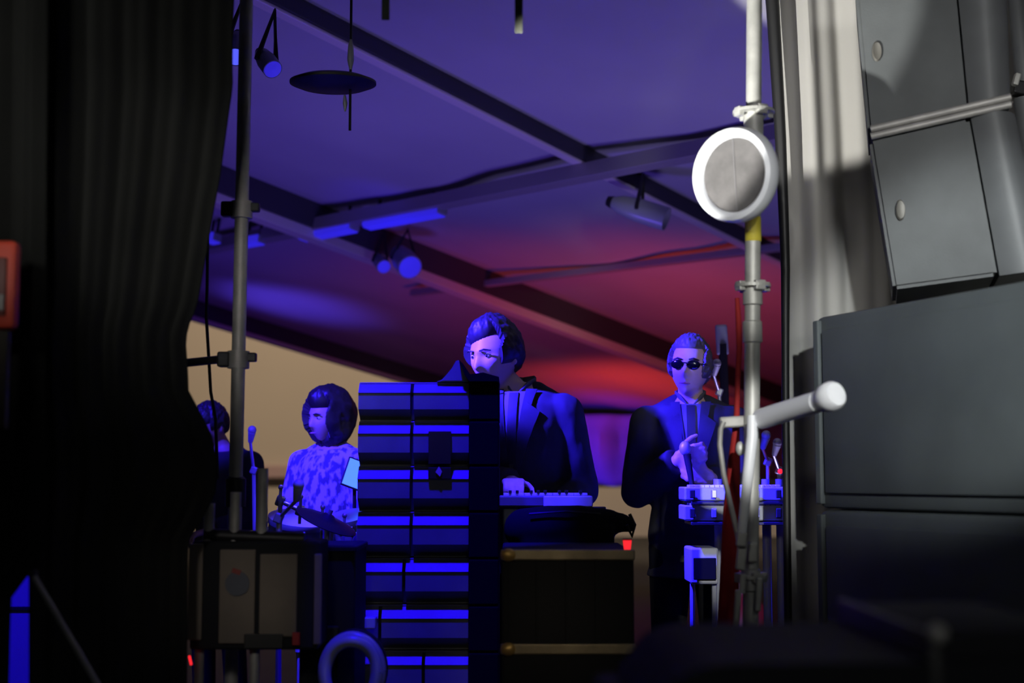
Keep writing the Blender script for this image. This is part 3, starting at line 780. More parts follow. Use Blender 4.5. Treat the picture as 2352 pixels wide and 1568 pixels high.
    made.append(link(c['name'], me, c['mat'], t, True))
    if c.get('suit'):
        s = Matrix.Scale(k, 4); off = c['inf'] + .004
        def pc(nm, quads, o_, m, th=.006):
            bm = B()
            for q in quads: patch(bm, q, o_, th)
            bmesh.ops.scale(bm, vec=(k, k, k), verts=bm.verts); made.append(obj(nm, bm, m, t, True))
        pc('shirt', [[(-.045, 1.50), (.045, 1.50), (.012, 1.20), (-.012, 1.20)]], off - .001, M_SHIRT)
        pc('tie', [[(-.018, 1.495), (.018, 1.495), (.020, 1.22), (-.014, 1.22)]], off + .006, M_TIE)
        pc('lapel', [[(-.085, 1.51), (-.045, 1.51), (-.004, 1.17), (-.016, 1.17)], [(-.105, 1.42), (-.05, 1.46), (-.015, 1.19), (-.03, 1.20)]], off + .004, c['mat'])
        pc('lapel', [[(.045, 1.51), (.085, 1.51), (.016, 1.17), (.004, 1.17)], [(.05, 1.46), (.105, 1.42), (.03, 1.20), (.015, 1.19)]], off + .004, c['mat'])
        for sx in (-1, 1):
            bm = B()
            pts = [Vector((0, .075, 1.545)), Vector((sx * .05, .055, 1.55)), Vector((sx * .066, .01, 1.54)), Vector((sx * .045, -.045, 1.52)), Vector((sx * .012, -.068, 1.495))]
            pts = [p * k for p in pts]
            up = [p + Vector((0, 0, .02 * k)) for p in pts]; up[-1] = pts[-1] + Vector((sx * .01, 0, .014)) * k
            lo = [bm.verts.new(p) for p in pts]; hi = [bm.verts.new(p) for p in up]
            for a in range(4): bm.faces.new((lo[a], lo[a + 1], hi[a + 1], hi[a]))
            cobj = obj('collar', bm, M_SHIRT, t, True); so = cobj.modifiers.new('t', 'SOLIDIFY'); so.thickness = .005; made.append(cobj)
        for i, z in enumerate((1.14, 1.04)):
            bm = B(); lathe(bm, [(.009, -.003), (.009, .003)], Matrix.Translation(Vector((.012, front_y(.012, z, off) - .006, z)) * k) @ Euler((PI / 2, 0, 0)).to_matrix().to_4x4(), 12); made.append(obj('button', bm, M_BLACK, t))
    if extra: made += extra(t, T, k) or []
    for o in made:
        if o.parent is t: o.matrix_parent_inverse = Matrix.Identity(4)
        else: o.matrix_parent_inverse = Matrix.Identity(4)
    t.rotation_euler = (0, 0, yaw)
    return t, T, k

short = dict(mat=M_HAIR, args=(lambda d: (d.z - .25 if d.y < -.35 and abs(d.x) < .82 else d.z + .10 + .55 * max(0, d.y)) - (.0), lambda d: .016 + .010 * max(0, d.z), .007, 7))

# man 1, behind the tall stack
Y1 = 5.78
p = P(1193, 1100, Y1)
H1 = 1.86
mop = dict(mat=M_HAIR, args=(lambda d: (d.z - .55 - .20 * d.x if d.y < -.35 and abs(d.x) < .84 else d.z + .22 + .5 * max(0, d.y)), lambda d: .024 + .012 * max(0, d.z), .006, 5))
person('dark-haired man in an open dark suit looking left, behind the tall speaker stack', (p.x, Y1, 0), -.22, H1,
       (-.088, -.05, 1.640), (.16, -.10, -.42),
       {-1: dict(sh=(-.175, .01, 1.42), el=(-.20, -.03, 1.14), wr=(.02, -.21, 1.150), hd=(.25, -1, .02), n=(0, 0, -1), side=1, curl=(.55, .7)),
        1: dict(sh=(.175, .01, 1.42), el=(.235, .04, 1.12), wr=(.16, -.20, 1.02), hd=(-.2, -1, -.1), n=(0, 0, -1), side=-1, curl=(.55, .7))},
       dict(name='jacket', mat=M_SUIT, inf=.024, hem=.80, suit=True), mop, M_SKIN, None, 1.12)

# man 2, sunglasses, holding a microphone at his chest
Y2 = 6.1
p = P(1588, 1100, Y2)
def shades(t, T, k):
    out = []
    bm = B()
    for sx in (-1, 1):
        vs = ball(bm, (0, 0, 0), (.027, .007, .019), 18, 10)
        bmesh.ops.transform(bm, matrix=T @ Matrix.Translation((sx * .032, -.099, .009)) @ Euler((.08, 0, sx * .22)).to_matrix().to_4x4(), verts=vs)
    tube(bm, [T @ Vector((-.012, -.112, .014)), T @ Vector((0, -.114, .016)), T @ Vector((.012, -.112, .014))], .0028, 8)
    o = obj('sunglasses', bm, mat('dark_lens', (.004, .004, .006), .12), t, True); out.append(o)
    for sx in (-1, 1):
        bm = B(); tube(bm, [T @ Vector((sx * .056, -.092, .014)), T @ Vector((sx * .077, -.06, .012)), T @ Vector((sx * .083, .01, .008)), T @ Vector((sx * .080, .03, -.01))], .0026, 8); out.append(obj('temple', bm, M_BLACK, o, True))
    return out
back = dict(mat=M_HAIRG, args=(lambda d: (d.z - .62 if d.y < -.30 and abs(d.x) < .80 else d.z + .35 + .5 * max(0, d.y)), lambda d: .014 + .008 * max(0, d.z), .006, 8))
person('man in dark suit and sunglasses, holding a microphone to his chest', (p.x, Y2, 0), -.12, 1.82,
       (.0, -.03, 1.655), (.04, .05, -.20),
       {-1: dict(sh=(-.178, .0, 1.42), el=(-.225, -.02, 1.135), wr=(-.055, -.195, 1.265), hd=(.75, -.35, .25), n=(.2, 1, .1), side=1, curl=(.85, .8)),
        1: dict(sh=(.178, .0, 1.42), el=(.22, .0, 1.13), wr=(.075, -.19, 1.19), hd=(-.8, -.3, .25), n=(.2, 1, .1), side=-1, curl=(.85, .8))},
       dict(name='jacket', mat=M_SUIT, inf=.026, hem=.78, suit=True), back, M_SKIN, shades, 1.06)
mp_ = P(1578, 1060, Y2 - .26)
t = thing('microphone', 'microphone in the hands of the man in sunglasses', 'microphone', mp_)
bm = B(); tube(bm, [mp_ + Vector((.02, -.0, -.10)), mp_ + Vector((.0, 0, .03))], [.010, .0165]); obj('handle', bm, M_DKMETAL, t, True)
bm = B(); ball(bm, mp_ + Vector((-.008, -.002, .055)), (.024, .024, .030)); obj('mesh_head', bm, M_GALV, t, True)

# woman / man with big curly hair and floral shirt on the left
Y3 = 6.5
p = P(757, 1100, Y3)
curly = dict(mat=M_HAIR, args=(lambda d: (d.z - .52 if d.y < -.38 and abs(d.x) < .80 else .55 + .6 * d.y + .3 * d.z), lambda d: .045 + .035 * max(0, d.y) + .012 * max(0, d.z), .008, 4))
person('person with big dark curly hair and a patterned shirt, facing left', (p.x, Y3, 0), -.50, 1.60,
       (0, -.035, 1.655), (.10, 0, -.20),
       {-1: dict(el=(-.24, -.02, 1.15), wr=(-.13, -.26, 1.08), n=(0, 0, -1), side=1, curl=(.6, .8)),
        1: dict(el=(.24, -.03, 1.15), wr=(.12, -.27, 1.10), n=(0, 0, -1), side=-1, curl=(.6, .8))},
       dict(name='shirt', mat=M_FLORAL, inf=.020, hem=.82), curly, M_SKIN)

# person behind the left pole
Y4 = 7.0
p = P(512, 1100, Y4)
person('dark-haired person half hidden behind the black curtain and left scaffold pole', (p.x, Y4, 0), -.5, 1.60,
       (-.04, -.06, 1.64), (.30, 0, -.2),
       {-1: dict(el=(-.23, -.02, 1.14), wr=(-.12, -.26, 1.10), n=(0, 0, -1), side=1, curl=(.6, .8)),
        1: dict(el=(.24, -.02, 1.14), wr=(.13, -.25, 1.08), n=(0, 0, -1), side=-1, curl=(.6, .8))},
       dict(name='jacket', mat=M_SUIT, inf=.020, hem=.80), short, M_SKIND)

# ------------------------------------------------------------------ drums and stands by the curly-haired player
def drum(label, c, r, h, tilt, shell):
    t = thing('drum', label, 'drum', c)
    M = Matrix.Translation(c) @ Euler(tilt).to_matrix().to_4x4()
    bm = B(); lathe(bm, [(r, -h), (r, 0)], M, 36); obj('shell', bm, shell, t, True)
    for z in (0, -h):
        bm = B()
        lathe(bm, [(r * .96, z - .012), (r * 1.04, z - .012), (r * 1.05, z), (r * 1.04, z + .012), (r * .98, z + .012)], M, 36); obj('hoop', bm, M_CHROME, t, True)
    bm = B(); lathe(bm, [(0, .002), (r * .97, .002), (r * .97, .008), (0, .008)], M, 36); obj('drumhead', bm, M_PAPER if shell is M_BLUEGREY else M_CASE, t, True)
    for k in range(8):
        a = 2 * PI * k / 8 + .2; q = M @ Vector((r * 1.05 * math.cos(a), r * 1.05 * math.sin(a), -h * .5))
        bm = B(); box(bm, q, (.018, .018, h * .5), M.to_3x3() @ Euler((0, 0, a)).to_matrix(), .004)
        tube(bm, [M @ Vector((r * 1.06 * math.cos(a), r * 1.06 * math.sin(a), -h + .01)), M @ Vector((r * 1.06 * math.cos(a), r * 1.06 * math.sin(a), -.01))], .004, 8)
        obj('lug', bm, M_CHROME, t)
    return t, M
def stand(label, base, top, name='drum_stand', cat='stand'):
    t = thing(name, label, cat, Vector((base.x, base.y, 0)))
    bm = B(); tube(bm, [Vector((base.x, base.y, .12)), top], .010, 10); obj('tube', bm, M_CHROME, t, True)
    for k in range(3):
        a = 2 * PI * k / 3 + .5
        bm = B(); tube(bm, [Vector((base.x, base.y, .30)), Vector((base.x + .12 * math.cos(a), base.y + .12 * math.sin(a), .012))], .008, 8); obj('leg', bm, M_CHROME, t, True)
    bm = B(); lathe(bm, [(.012, -.02), (.018, -.018), (.018, .018), (.012, .02)], Matrix.Translation(Vector((base.x, base.y, top.z * .6))), 12); obj('collar', bm, M_CHROME, t, True)
    return t
c = P(690, 1195, 5.75); drum('larger drum with chrome lugs left of the tall stack', c, .125, .13, (.25, .1, .1), M_BLUEGREY)
stand('chrome stand under the larger drum, left of the tall stack', c + Vector((0, .03, 0)), c + Vector((0, .03, -.15)))
c2 = P(800, 1190, 5.9); drum('smaller drum against the left side of the tall stack', c2, .085, .09, (.3, -.15, 0), M_BLUEGREY)
stand('chrome stand under the smaller drum, against the tall stack', c2 + Vector((0, .03, 0)), c2 + Vector((0, .03, -.11)))
c3 = P(752, 1192, 5.25)
t = thing('cymbal', 'dark cymbal tilted above the drums in front of the patterned shirt', 'cymbal', c3)
M = Matrix.Translation(c3) @ Euler((.15, .42, 0)).to_matrix().to_4x4()
bm = B(); lathe(bm, [(0, .022), (.02, .018), (.03, .008), (.07, .002), (.118, -.010), (.118, -.013), (.07, -.002), (.03, .004), (0, .016)], M, 40); obj('bow', bm, M_DKMETAL, t, True)
bm = B(); lathe(bm, [(0, .04), (.008, .038), (.008, .012), (0, .01)], M, 12); obj('wing_nut', bm, M_CHROME, t)
stand('thin chrome stand holding the dark cymbal', c3 + Vector((0, .0, 0)), c3 + Vector((0, 0, .0)), 'cymbal_stand')
t = thing('drum_rack', 'curved chrome rail with clamps, added for glints, in front of the patterned shirt', 'rack', P(730, 1190, 5.42))  # rail added so its chrome gives bright streaks among the drums
pts = [P(644, 1150, 5.46), P(690, 1172, 5.44), P(740, 1196, 5.42), P(790, 1215, 5.42), P(822, 1236, 5.42)]
bm = B(); tube(bm, pts, .0095, 12); obj('rail', bm, M_CHROME, t, True)
for q in pts:
    bm = B(); box(bm, q, (.034, .03, .04), (.2, .35, .1), .006); obj('clamp', bm, M_CHROME, t, True)
    bm = B(); tube(bm, [q + Vector((.004, -.02, .05)), q + Vector((0, -.02, -.05))], .006, 8); ball(bm, q + Vector((.004, -.02, .052)), .010); obj('clamp_rod', bm, M_CHROME, t, True)
for q in (pts[0], pts[2]):
    bm = B(); tube(bm, [q, Vector((q.x, q.y, 0))], .009, 10); obj('leg', bm, M_CHROME, t, True)
# mic stands and little chrome clamps among the drums
def micstand(label, base_px, top_px, Y, boom_px, hd=True):
    b = P(*base_px, Y); tp = P(*top_px, Y)
    t = thing('microphone_stand', label, 'stand', Vector((b.x, b.y, 0)))
    bm = B(); tube(bm, [Vector((b.x, b.y, .02)), tp], .009, 10); obj('tube', bm, M_CHROME, t, True)
    bm = B(); q = P(*boom_px, Y - .06); tube(bm, [tp, q], .007, 10); obj('boom', bm, M_CHROME, t, True)
    bm = B(); lathe(bm, [(.095, 0), (.095, .012), (.02, .03), (.012, .03)], Matrix.Translation((b.x, b.y, 0.0)), 24); obj('base', bm, M_DKMETAL, t, True)
    bm = B(); box(bm, tp, (.03, .03, .035), (0, .4, 0), .005); obj('knob', bm, M_CHROME, t)
    bm = B(); tube(bm, [q, q + Vector((.01, -.02, .045))], [.011, .018]); ball(bm, q + Vector((.011, -.022, .055)), .02); obj('microphone_head', bm, M_GALV, t, True)
micstand('chrome microphone stand in front of the drums, left of the patterned shirt', (650, 1300), (640, 1190), 4.95, (680, 1150))
micstand('microphone stand between the left scaffold pole and patterned shirt', (598, 1300), (583, 1080), 6.6, (575, 1015))
# bright sheet half hidden behind the stack; its shine is an added glow
t = thing('bright_sheet', 'small bright sheet with an added glow at the left edge of the tall stack', 'bright_sheet', P(818, 1120, 6.05))
a = P(814, 1088, 6.05); Mt = Euler((-.2, .35, .3)).to_matrix()
bm = B(); box(bm, a, (.09, .008, .13), Mt, .004); obj('sheet_back', bm, M_BLACK, t)
bm = B(); box(bm, a + Mt @ Vector((0, -.005, 0)), (.078, .002, .115), Mt); obj('glow_face', bm, M_SHEETGLOW, t)
bm = B(); tube(bm, [a + Vector((0, .01, -.05)), Vector((a.x, a.y + .02, .0))], .008, 8); obj('support_rod', bm, M_DKMETAL, t, True)

# ------------------------------------------------------------------ power box on a tubular frame, left foreground
YD = 4.27
t = thing('power_box', 'dark box with beige panels on a tubular frame at the foot of the left pole', 'box', Vector((P(585, 1400, YD).x, YD + .1, 0)))
bm = B(); pbox(bm, 440, 1243, 730, 1492, YD, .22, .008); obj('box_body', bm, M_CASE, t)
for x0, x1, y0, y1 in ((434, 462, 1248, 1470), (505, 583, 1262, 1478), (597, 680, 1272, 1462), (722, 736, 1272, 1480)):
    bm = B(); pbox(bm, x0, y0, x1, y1, YD - .012, .02, .003); pn = obj('front_panel', bm, M_BEIGE, t)
    if x0 == 505:
        c = P(545, 1340, YD - .016)
        bm = B(); lathe(bm, [(0, -.002), (.036, -.002), (.036, .002), (0, .002)], Matrix.Translation(c) @ Euler((PI / 2, 0, .0)).to_matrix().to_4x4() @ Matrix.Diagonal((1, 1.0, 1, 1)), 28); obj('blue_emblem', bm, mat('slate_blue_print', (.07, .075, .10), .6), pn)
        bm = B(); box(bm, P(543, 1312, YD - .018), (.026, .003, .014), (0, .3, 0)); obj('red_mark', bm, mat('red_print', (.22, .03, .025), .6), pn)
    if x0 == 597:
        bm = B(); pbox(bm, 671, 1452, 688, 1482, YD - .02, .014, .002); obj('red_switch', bm, mat('red_switch_plastic', (.35, .01, .015), .5), pn)
bm = B(); pbox(bm, 560, 1455, 650, 1490, YD - .014, .02, .003); obj('latch', bm, M_BLACK, t)
for px in (480, 540, 602):
    top = 1155 if px == 480 else (1130 if px == 540 else 1075)
    bm = B(); tube(bm, [P(px + 2, top, YD + .05), P(px - 2, 1250, YD + .05)], .0165, 14); obj('upper_tube', bm, M_GALVD, t, True)
for px in (458, 585):
    bm = B(); a = P(px, 1490, YD + .06); tube(bm, [a, Vector((a.x, a.y, 0))], .0155, 14); obj('leg', bm, M_GALVD, t, True)
    bm = B(); a = P(px, 1490, YD + .18); tube(bm, [a, Vector((a.x, a.y, 0))], .0155, 14); obj('leg', bm, M_DKMETAL, t, True)
bm = B(); tube(bm, [P(470, 1228, YD + .05), P(700, 1238, YD + .05)], .02, 12); obj('top_bar', bm, M_DKMETAL, t, True)
bm = B(); box(bm, P(437, 1516, YD - .02), (.007, .007, .028), (0, -.25, 0), .002)
o = tag(obj('indicator_light', bm, M_LEDRED, t), '', ''); del o['category']; o['label'] = 'glowing red indicator light'
# black case to its right
t = thing('road_case', 'black case standing between the power box and the tall stack', 'case', Vector((P(765, 1400, 4.55).x, 4.75, 0)))
bm = B(); a, b = P(690, 1252, 4.58), P(816, 1252, 4.58); box(bm, ((a.x + b.x) / 2, 4.76, a.z / 2), (b.x - a.x, .36, a.z), None, .012); obj('case_body', bm, M_CASE, t)
bm = B(); box(bm, ((a.x + b.x) / 2, 4.76, a.z - .012), (b.x - a.x + .008, .37, .02), None, .005); obj('lid', bm, M_CASE, t)
bm = B(); box(bm, ((a.x + b.x) / 2, 4.572, a.z * .72), (.08, .02, .05), None, .006); obj('handle', bm, M_DKMETAL, t)
# cable coil standing in front of the stack
c = P(810, 1540, 4.35)
t = thing('cable_coil', 'blue-lit coil of thick cable at the bottom, left of the tall stack', 'cable', c)
for k in range(4):
    bm = B(); R_ = S(58, 4.35) + .006 * (k % 2)
    pts = [c + Vector((R_ * math.cos(a), .035 * k - .05 + .006 * math.sin(3 * a + k), R_ * 1.22 * math.sin(a))) for a in [2 * PI * i / 36 for i in range(37)]]
    tube(bm, pts, .019, 10); obj('loop', bm, M_BLUEGREY if k < 2 else M_CASE, t, True)
bm = B(); a = c + Vector((0, .02, -.10)); box(bm, Vector((a.x, a.y, a.z / 2 - .02)), (.16, .16, a.z - .04), None, .01)
o = tag(obj('small_stool', bm, M_BLACK, None), 'low black block under the cable coil', 'stool')

# ------------------------------------------------------------------ keyboard, bag and case in front of man 1
YK = 5.25
t = thing('keyboard', 'small keyboard with a lit edge in front of the dark-haired man', 'keyboard', P(1255, 1165, YK))
a, b = P(1146, 1138, YK), P(1362, 1164, YK)
bm = B(); box(bm, ((a.x + b.x) / 2, YK + .085, (a.z + b.z) / 2), (b.x - a.x, .17, a.z - b.z), None, .006); obj('keyboard_body', bm, M_CAB, t)
a1, b1 = P(1248, 1139, YK), P(1360, 1163, YK)
bm = B(); box(bm, ((a1.x + b1.x) / 2, YK - .004, (a1.z + b1.z) / 2), (b1.x - a1.x, .012, a1.z - b1.z), None, .003); obj('painted_lit_edge', bm, M_PAPER, t)  # white strip stands in for light along part of the edge
nk = 12
for i in range(nk):
    kx = a.x + .015 + (b.x - a.x - .03) * (i + .5) / nk
    bm = B(); box(bm, (kx, YK + .12, a.z + .004), ((b.x - a.x - .03) / nk - .002, .09, .010), None, .001); obj('white_key', bm, M_KEYW, t)
for i in range(nk - 1):
    if i % 7 in (2, 6): continue
    kx = a.x + .015 + (b.x - a.x - .03) * (i + 1) / nk
    bm = B(); box(bm, (kx, YK + .10, a.z + .013), (.011, .055, .012), None, .001); obj('black_key', bm, M_BLACK, t)
t = thing('keyboard_stand', 'blue-lit stand post under the left end of the small keyboard', 'stand', Vector((P(1172, 1300, YK).x, YK + .08, 0)))
bm = B(); a = P(1172, 1164, YK); box(bm, Vector((a.x, YK + .08, a.z / 2)), (S(34, YK), .06, a.z - .002), None, .006); obj('post', bm, M_BLUEGREY, t)
bm = B(); box(bm, Vector((a.x, YK + .08, .015)), (.07, .3, .03), None, .008); obj('foot', bm, M_BLACK, t)
bm = B(); box(bm, Vector((P(1300, 1170, YK).x, YK + .08, P(1300, 1168, YK).z)), (.30, .05, .012), None, .003); obj('arm', bm, M_BLACK, t)
# bag: a long soft black bag sagging over the right end
t = thing('gig_bag', 'soft black bag drooping over the yellow-edged case, below the keyboard', 'bag', P(1320, 1258, 5.0))
bm = B()
pts = [P(1205, 1215, 5.05), P(1260, 1212, 5.05), P(1330, 1208, 5.05), P(1395, 1200, 5.05), P(1430, 1200, 5.05), P(1446, 1210, 5.05)]
for i in range(len(pts) - 1): capsule(bm, pts[i], pts[i + 1], (.075, .08, .075, .045, .032)[i], (.08, .075, .05, .034, .022)[i])
box(bm, P(1302, 1235, 5.05), (.33, .14, .09), None, .02)
me = remesh(bm, .01, 6, 'bag_body'); link('bag_body', me, M_TROUS, t, True)
bm = B(); tube(bm, [P(1446, 1180, 5.0), P(1458, 1205, 5.0), P(1452, 1232, 5.0), P(1440, 1205, 4.99)], .006, 8); obj('strap', bm, M_RUB, t, True)
bm = B(); tube(bm, [P(1215, 1180, 4.975), P(1300, 1174, 4.972), P(1380, 1180, 4.985)], .004, 6); obj('zip', bm, M_DKMETAL, t, True)
# case with worn edges
YC = 4.35
a, b = P(1152, 1264, YC), P(1456, 1284, YC)
t = thing('flight_case', 'black case with worn yellowish edges, right of the tall stack', 'case', Vector(((a.x + b.x) / 2, YC + .2, 0)))
bm = B(); box(bm, ((a.x + b.x) / 2, YC + .3, a.z / 2), (b.x - a.x, .6, a.z - .004), None, .008); obj('case_body', bm, M_CASE, t)
for py in (1274, 1490):
    z = P(1300, py, YC).z
    bm = B(); box(bm, ((a.x + b.x) / 2, YC + .0, z), (b.x - a.x + .006, .02, S(24, YC)), None, .005); obj('edge_strip', bm, M_ALU, t)
    bm = B(); ball(bm, (a.x + .02, YC - .006, z), (.024, .014, .02)); obj('corner_ball', bm, mat('brass_corner', (.55, .36, .12), .4, .6), t, True)
for px in (1168, 1232, 1300, 1368):
    bm = B(); q = P(px, 1400, YC); box(bm, (q.x, YC - .002, P(px, 1380, YC).z), (.006, .01, S(190, YC)), None, .002); obj('rib', bm, M_CASE, t)
bm = B(); box(bm, P(1441, 1268, 5.3), (.03, .03, .032), (0, .15, 0), .005)
t = thing('red_beacon', 'small glowing red light standing at the right end of the yellow-edged case', 'light', Vector((P(1441, 1280, 4.42).x, 4.42, a.z))); bm.free(); bm = B()
lathe(bm, [(.010, -.0), (.0135, .030), (.012, .030), (.009, .002)], Matrix.Translation(Vector((P(1441, 1280, 4.42).x, 4.42, a.z))), 16); obj('lens', bm, M_LEDRED, t, True)
bm = B(); lathe(bm, [(.0135, .028), (.0148, .030), (.0135, .032)], Matrix.Translation(Vector((P(1441, 1280, 4.42).x, 4.42, a.z))), 16); obj('rim', bm, M_RED, t, True)

# ------------------------------------------------------------------ gear on the right of man 2
YR = 5.5
def kbd(label, x0, y0, x1, y1, Y):
    a, b = P(x0, y0, Y), P(x1, y1, Y)
    t = thing('keyboard', label, 'keyboard', Vector(((a.x + b.x) / 2, Y + .10, b.z)), 'stacked keyboards beside the man in sunglasses')
    bm = B(); box(bm, ((a.x + b.x) / 2, Y + .10, (a.z + b.z) / 2), (b.x - a.x, .19, a.z - b.z), None, .006); obj('keyboard_body', bm, M_BLUEGREY, t)
    n = 18
    for i in range(n):
        kx = a.x + .02 + (b.x - a.x - .04) * (i + .5) / n
        bm = B(); box(bm, (kx, Y + .05, a.z + .003), ((b.x - a.x - .04) / n - .002, .085, .010), None, .001); obj('white_key', bm, M_KEYW, t)
    for i in range(5):
        bm = B(); q = Vector((a.x + .03 + (b.x - a.x - .06) * i / 4, Y - .006, (a.z + b.z) / 2)); box(bm, q, (.02, .014, (a.z - b.z) * .6), None, .003); obj('socket', bm, M_CHROME if i % 2 else M_BLACK, t)
    return t
kbd('upper of the two blue-lit keyboards beside the man in sunglasses', 1572, 1118, 1806, 1150, YR)
kbd('lower of the two blue-lit keyboards beside the man in sunglasses', 1572, 1160, 1806, 1196, YR)
t = thing('keyboard_stand', 'tall blue-lit stand carrying two keyboards behind the right pole', 'stand', Vector((P(1690, 1200, YR).x, YR + .1, 0)))
for px in (1648, 1758, 1790):
    a = P(px, 1100, YR + .22); bm = B(); tube(bm, [a, Vector((a.x, a.y, 0))], .016, 12); obj('post', bm, M_BLUEGREY, t, True)
for py in (1154, 1200):
    a, b = P(1580, py, YR + .1), P(1800, py, YR + .1); bm = B(); box(bm, (a + b) / 2, (b.x - a.x, .22, .012), None, .002); obj('shelf', bm, M_DKMETAL, t)
t = thing('small_amplifier', 'small blue-lit amplifier below the stacked keyboards, near the red strap', 'amplifier', Vector((P(1622, 1350, 5.5).x, 5.6, 0)))
a, b = P(1586, 1258, 5.5), P(1652, 1342, 5.5)
bm = B(); box(bm, ((a.x + b.x) / 2, 5.61, (a.z + b.z) / 2), (b.x - a.x, .2, a.z - b.z), None, .008); obj('cabinet', bm, M_BLUEGREY, t)
bm = B(); box(bm, ((a.x + b.x) / 2, 5.5, (a.z + b.z) / 2 - .01), ((b.x - a.x) * .8, .012, (a.z - b.z) * .6), None, .003); obj('grille', bm, M_GRILLE, t)
for sx in (a.x + .012, b.x - .012):
    bm = B(); tube(bm, [Vector((sx, 5.55, b.z)), Vector((sx - .005, 5.55, 0))], .010, 8); obj('leg', bm, M_BLUEGREY, t, True)
micstand('microphone stand right of the bright pole, with a small red dot', (1768, 1300), (1764, 1060), 5.95, (1752, 1030))
micstand('microphone stand nearest the white drape, behind the right pole', (1796, 1300), (1790, 1080), 6.4, (1778, 1045))
bm = B(); ball(bm, P(1792, 1082, 5.9), .011); tag(obj('red_light', bm, M_LEDRED, None, True), 'small glowing red light between the right pole and white drape', 'light')
micstand('tall stand behind the shoulder of the man in sunglasses', (1668, 1300), (1652, 900), 6.6, (1640, 862))
t = thing('guitar', 'dark upright guitar neck behind the man in sunglasses, by the red strap', 'guitar', Vector((P(1670, 1200, 7.0).x, 7.0, 0)))
bm = B(); tube(bm, [P(1660, 790, 7.0), P(1676, 1250, 7.0)], .022, 8); obj('neck', bm, M_DKMETAL, t)
bm = B(); box(bm, P(1658, 780, 7.0), (.06, .025, .15), (0, -.05, 0), .01); obj('headstock', bm, M_BLUEGREY, t)
bm = B(); q = P(1682, 1420, 7.0)
for c_, r_ in (((0, 0, 0), (.17, .05, .17)), ((-.005, 0, .2), (.13, .05, .13))): ball(bm, q + Vector(c_), r_, 24, 14)
me = remesh(bm, .012, 3, 'guitar_body'); link('guitar_body', me, mat('dark_red_lacquer', (.08, .006, .008), .3), t, True)
bm = B(); box(bm, Vector((q.x, 7.02, (q.z - .14) / 2)), (.1, .12, q.z - .16), None, .01); obj('guitar_rest', bm, M_BLACK, t)

# ------------------------------------------------------------------ lamps and fittings under the roof
def roof_lamp(label, x0, y0, x1, y1, wpx, group='blue-lit fittings on the roof'):
    a = RP(x0, y0) + RN * .20; b = RP(x1, y1) + RN * .20; d = (b - a); L = d.length; d.normalize(); side = RN.cross(d).normalized()
    Mx = Matrix((d, side, RN)).transposed(); c = (a + b) / 2; wd = S(wpx, c.y)
    t = thing('batten_light', label, 'lamp', c, group)
    bm = B(); box(bm, c, (L, wd, wd * .8), Mx, .012); obj('housing', bm, M_BLUEGREY, t)
    bm = B(); box(bm, c + RN * wd * .42, (L * .96, wd * .9, .012), Mx, .004); obj('lens', bm, M_GLOW, t)  # lower face glows in place of blue light from below
    bm = B(); box(bm, c + side * (wd * .5 if side.y < 0 else -wd * .5), (L * .96, .01, wd * .7), Mx, .003); obj('front_glow', bm, M_GLOW, t)  # front face glows in place of blue light as well
    for s_ in (-.35, .35):
        bm = B(); tube(bm, [c + d * L * s_, c + d * L * s_ - RN * .15], .012, 8); obj('hanger', bm, M_DKMETAL, t)
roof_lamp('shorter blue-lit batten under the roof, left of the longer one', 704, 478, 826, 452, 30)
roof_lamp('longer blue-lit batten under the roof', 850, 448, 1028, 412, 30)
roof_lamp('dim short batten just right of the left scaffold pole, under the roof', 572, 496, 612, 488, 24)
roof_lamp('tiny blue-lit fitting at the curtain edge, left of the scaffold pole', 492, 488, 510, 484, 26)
def par(label, px, py, L, r, tilt, Y=None, glow=None):
    c = RP(px, py) + RN * .3 if Y is None else P(px, py, Y)
    t = thing('par_lamp', label, 'lamp', c)
    ax = Vector(tilt).normalized(); M = aim(c, ax)
    bm = B(); lathe(bm, [(r * .5, -L * .5), (r * .8, -L * .35), (r, 0), (r, L * .5), (r * .9, L * .5), (r * .85, L * .3)], M, 24); obj('can', bm, M_BLUEGREY, t, True)
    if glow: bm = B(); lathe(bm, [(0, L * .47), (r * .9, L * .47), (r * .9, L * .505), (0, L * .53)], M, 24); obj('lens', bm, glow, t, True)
    bm = B(); lathe(bm, [(r * .4, -L * .6), (r * .55, -L * .5)], M, 16); obj('rear_cap', bm, M_BLACK, t, True)
    bm = B(); tube(bm, [c + M.to_3x3() @ Vector((r * 1.1, 0, 0)), c - RN * .22, c + M.to_3x3() @ Vector((-r * 1.1, 0, 0))], .012, 8); obj('yoke', bm, M_DKMETAL, t)
par('slim blue-lit lamp hanging just below the long batten', 940, 502, .30, .085, (.45, -1, -.6), None, M_GLOW)
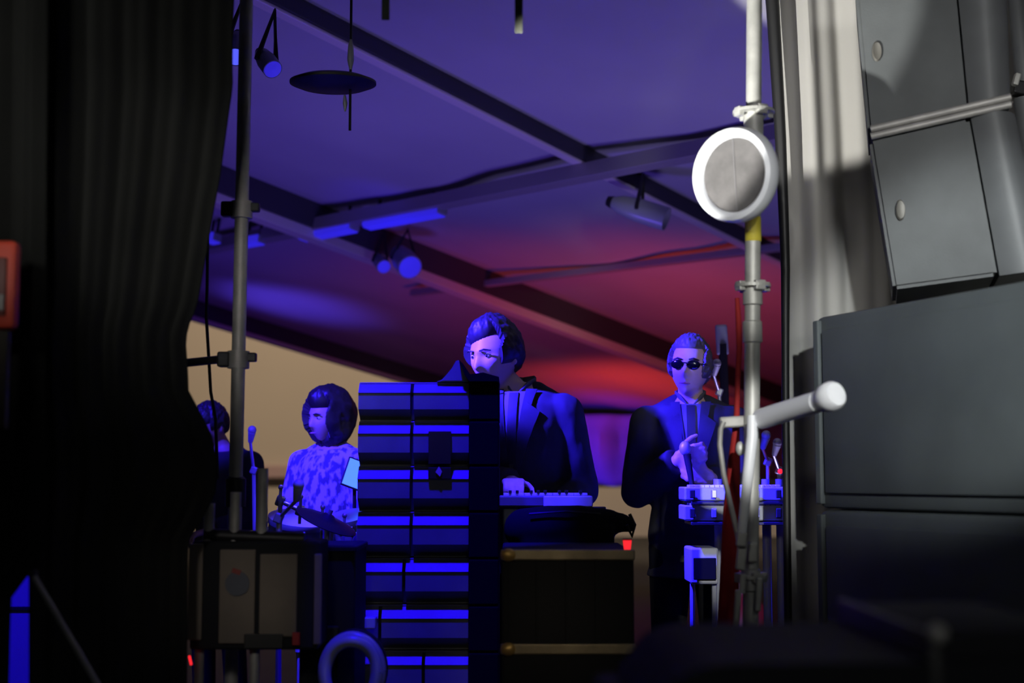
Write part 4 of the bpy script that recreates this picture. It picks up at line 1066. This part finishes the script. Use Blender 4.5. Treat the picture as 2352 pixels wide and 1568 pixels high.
par('small dim lamp left of the slim blue-lit lamp under the long batten', 886, 508, .20, .05, (.45, -1, -.6), None, M_GLOW)
par('dark lamp where the two roof beams cross, left of the round lamp', 1480, 372, .34, .07, (.9, -.3, -.35))
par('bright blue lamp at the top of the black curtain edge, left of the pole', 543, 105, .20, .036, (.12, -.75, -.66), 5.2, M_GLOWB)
par('dark lamp just right of the left pole near the top', 612, 140, .14, .04, (.5, -.6, -.7), 5.6, M_GLOW)  # lens glow stands in for small blue highlights
# disc lamp hanging on a rod
CC0 = RO + RN * .1
c = P(765, 190, 5.0)
t = thing('disc_lamp', 'dark flat disc hanging on a thin rod below the roof, near the top left', 'lamp', c)
bm = B(); lathe(bm, [(0, -.022), (.12, -.018), (.155, -.004), (.155, .004), (.12, .018), (0, .026)], Matrix.Translation(c) @ Euler((.055, .0, 0)).to_matrix().to_4x4(), 40); obj('disc', bm, mat('dark_olive_metal', (.03, .03, .022), .6), t, True)
q = c + Vector((.06, .02, 0))
bm = B(); tube(bm, [q + Vector((0, 0, -.17)), q + Vector((0, 0, (CC0 - q).dot(RN) / Vector((0, 0, 1)).dot(RN) - .04))], .005, 8); obj('rod', bm, M_DKMETAL, t, True)
bm = B(); tube(bm, [q + Vector((0, 0, .05)), q + Vector((0, 0, .09)), q + Vector((0, 0, .14)), q + Vector((0, 0, .17))], [.004, .013, .010, .004], 10); obj('rod_highlight', bm, M_BLUEGREY, t, True)  # pale swelling stands in for the blue highlight on the rod
bm = B(); tube(bm, [q + Vector((-.018, 0, -.10)), q + Vector((-.018, 0, -.07)), q + Vector((-.02, 0, -.04))], [.003, .009, .004], 10); obj('lower_highlight', bm, M_BLUEGREY, t, True)  # second painted highlight, below the disc
for px, py, lab in ((890, 46, 'shorter olive strap hanging from the top edge of the photo, left'), (1193, 76, 'longer olive strap hanging from the top edge of the photo, right')):
    a = P(px, py, 4.0); b = P(px - 3, -640, 4.0)
    bm = B(); box(bm, (a + b) / 2, (S(19, 4.0), .006, (b - a).length), None, .002)
    tag(obj('hanging_strap', bm, M_STRAP, None), lab, 'strap')
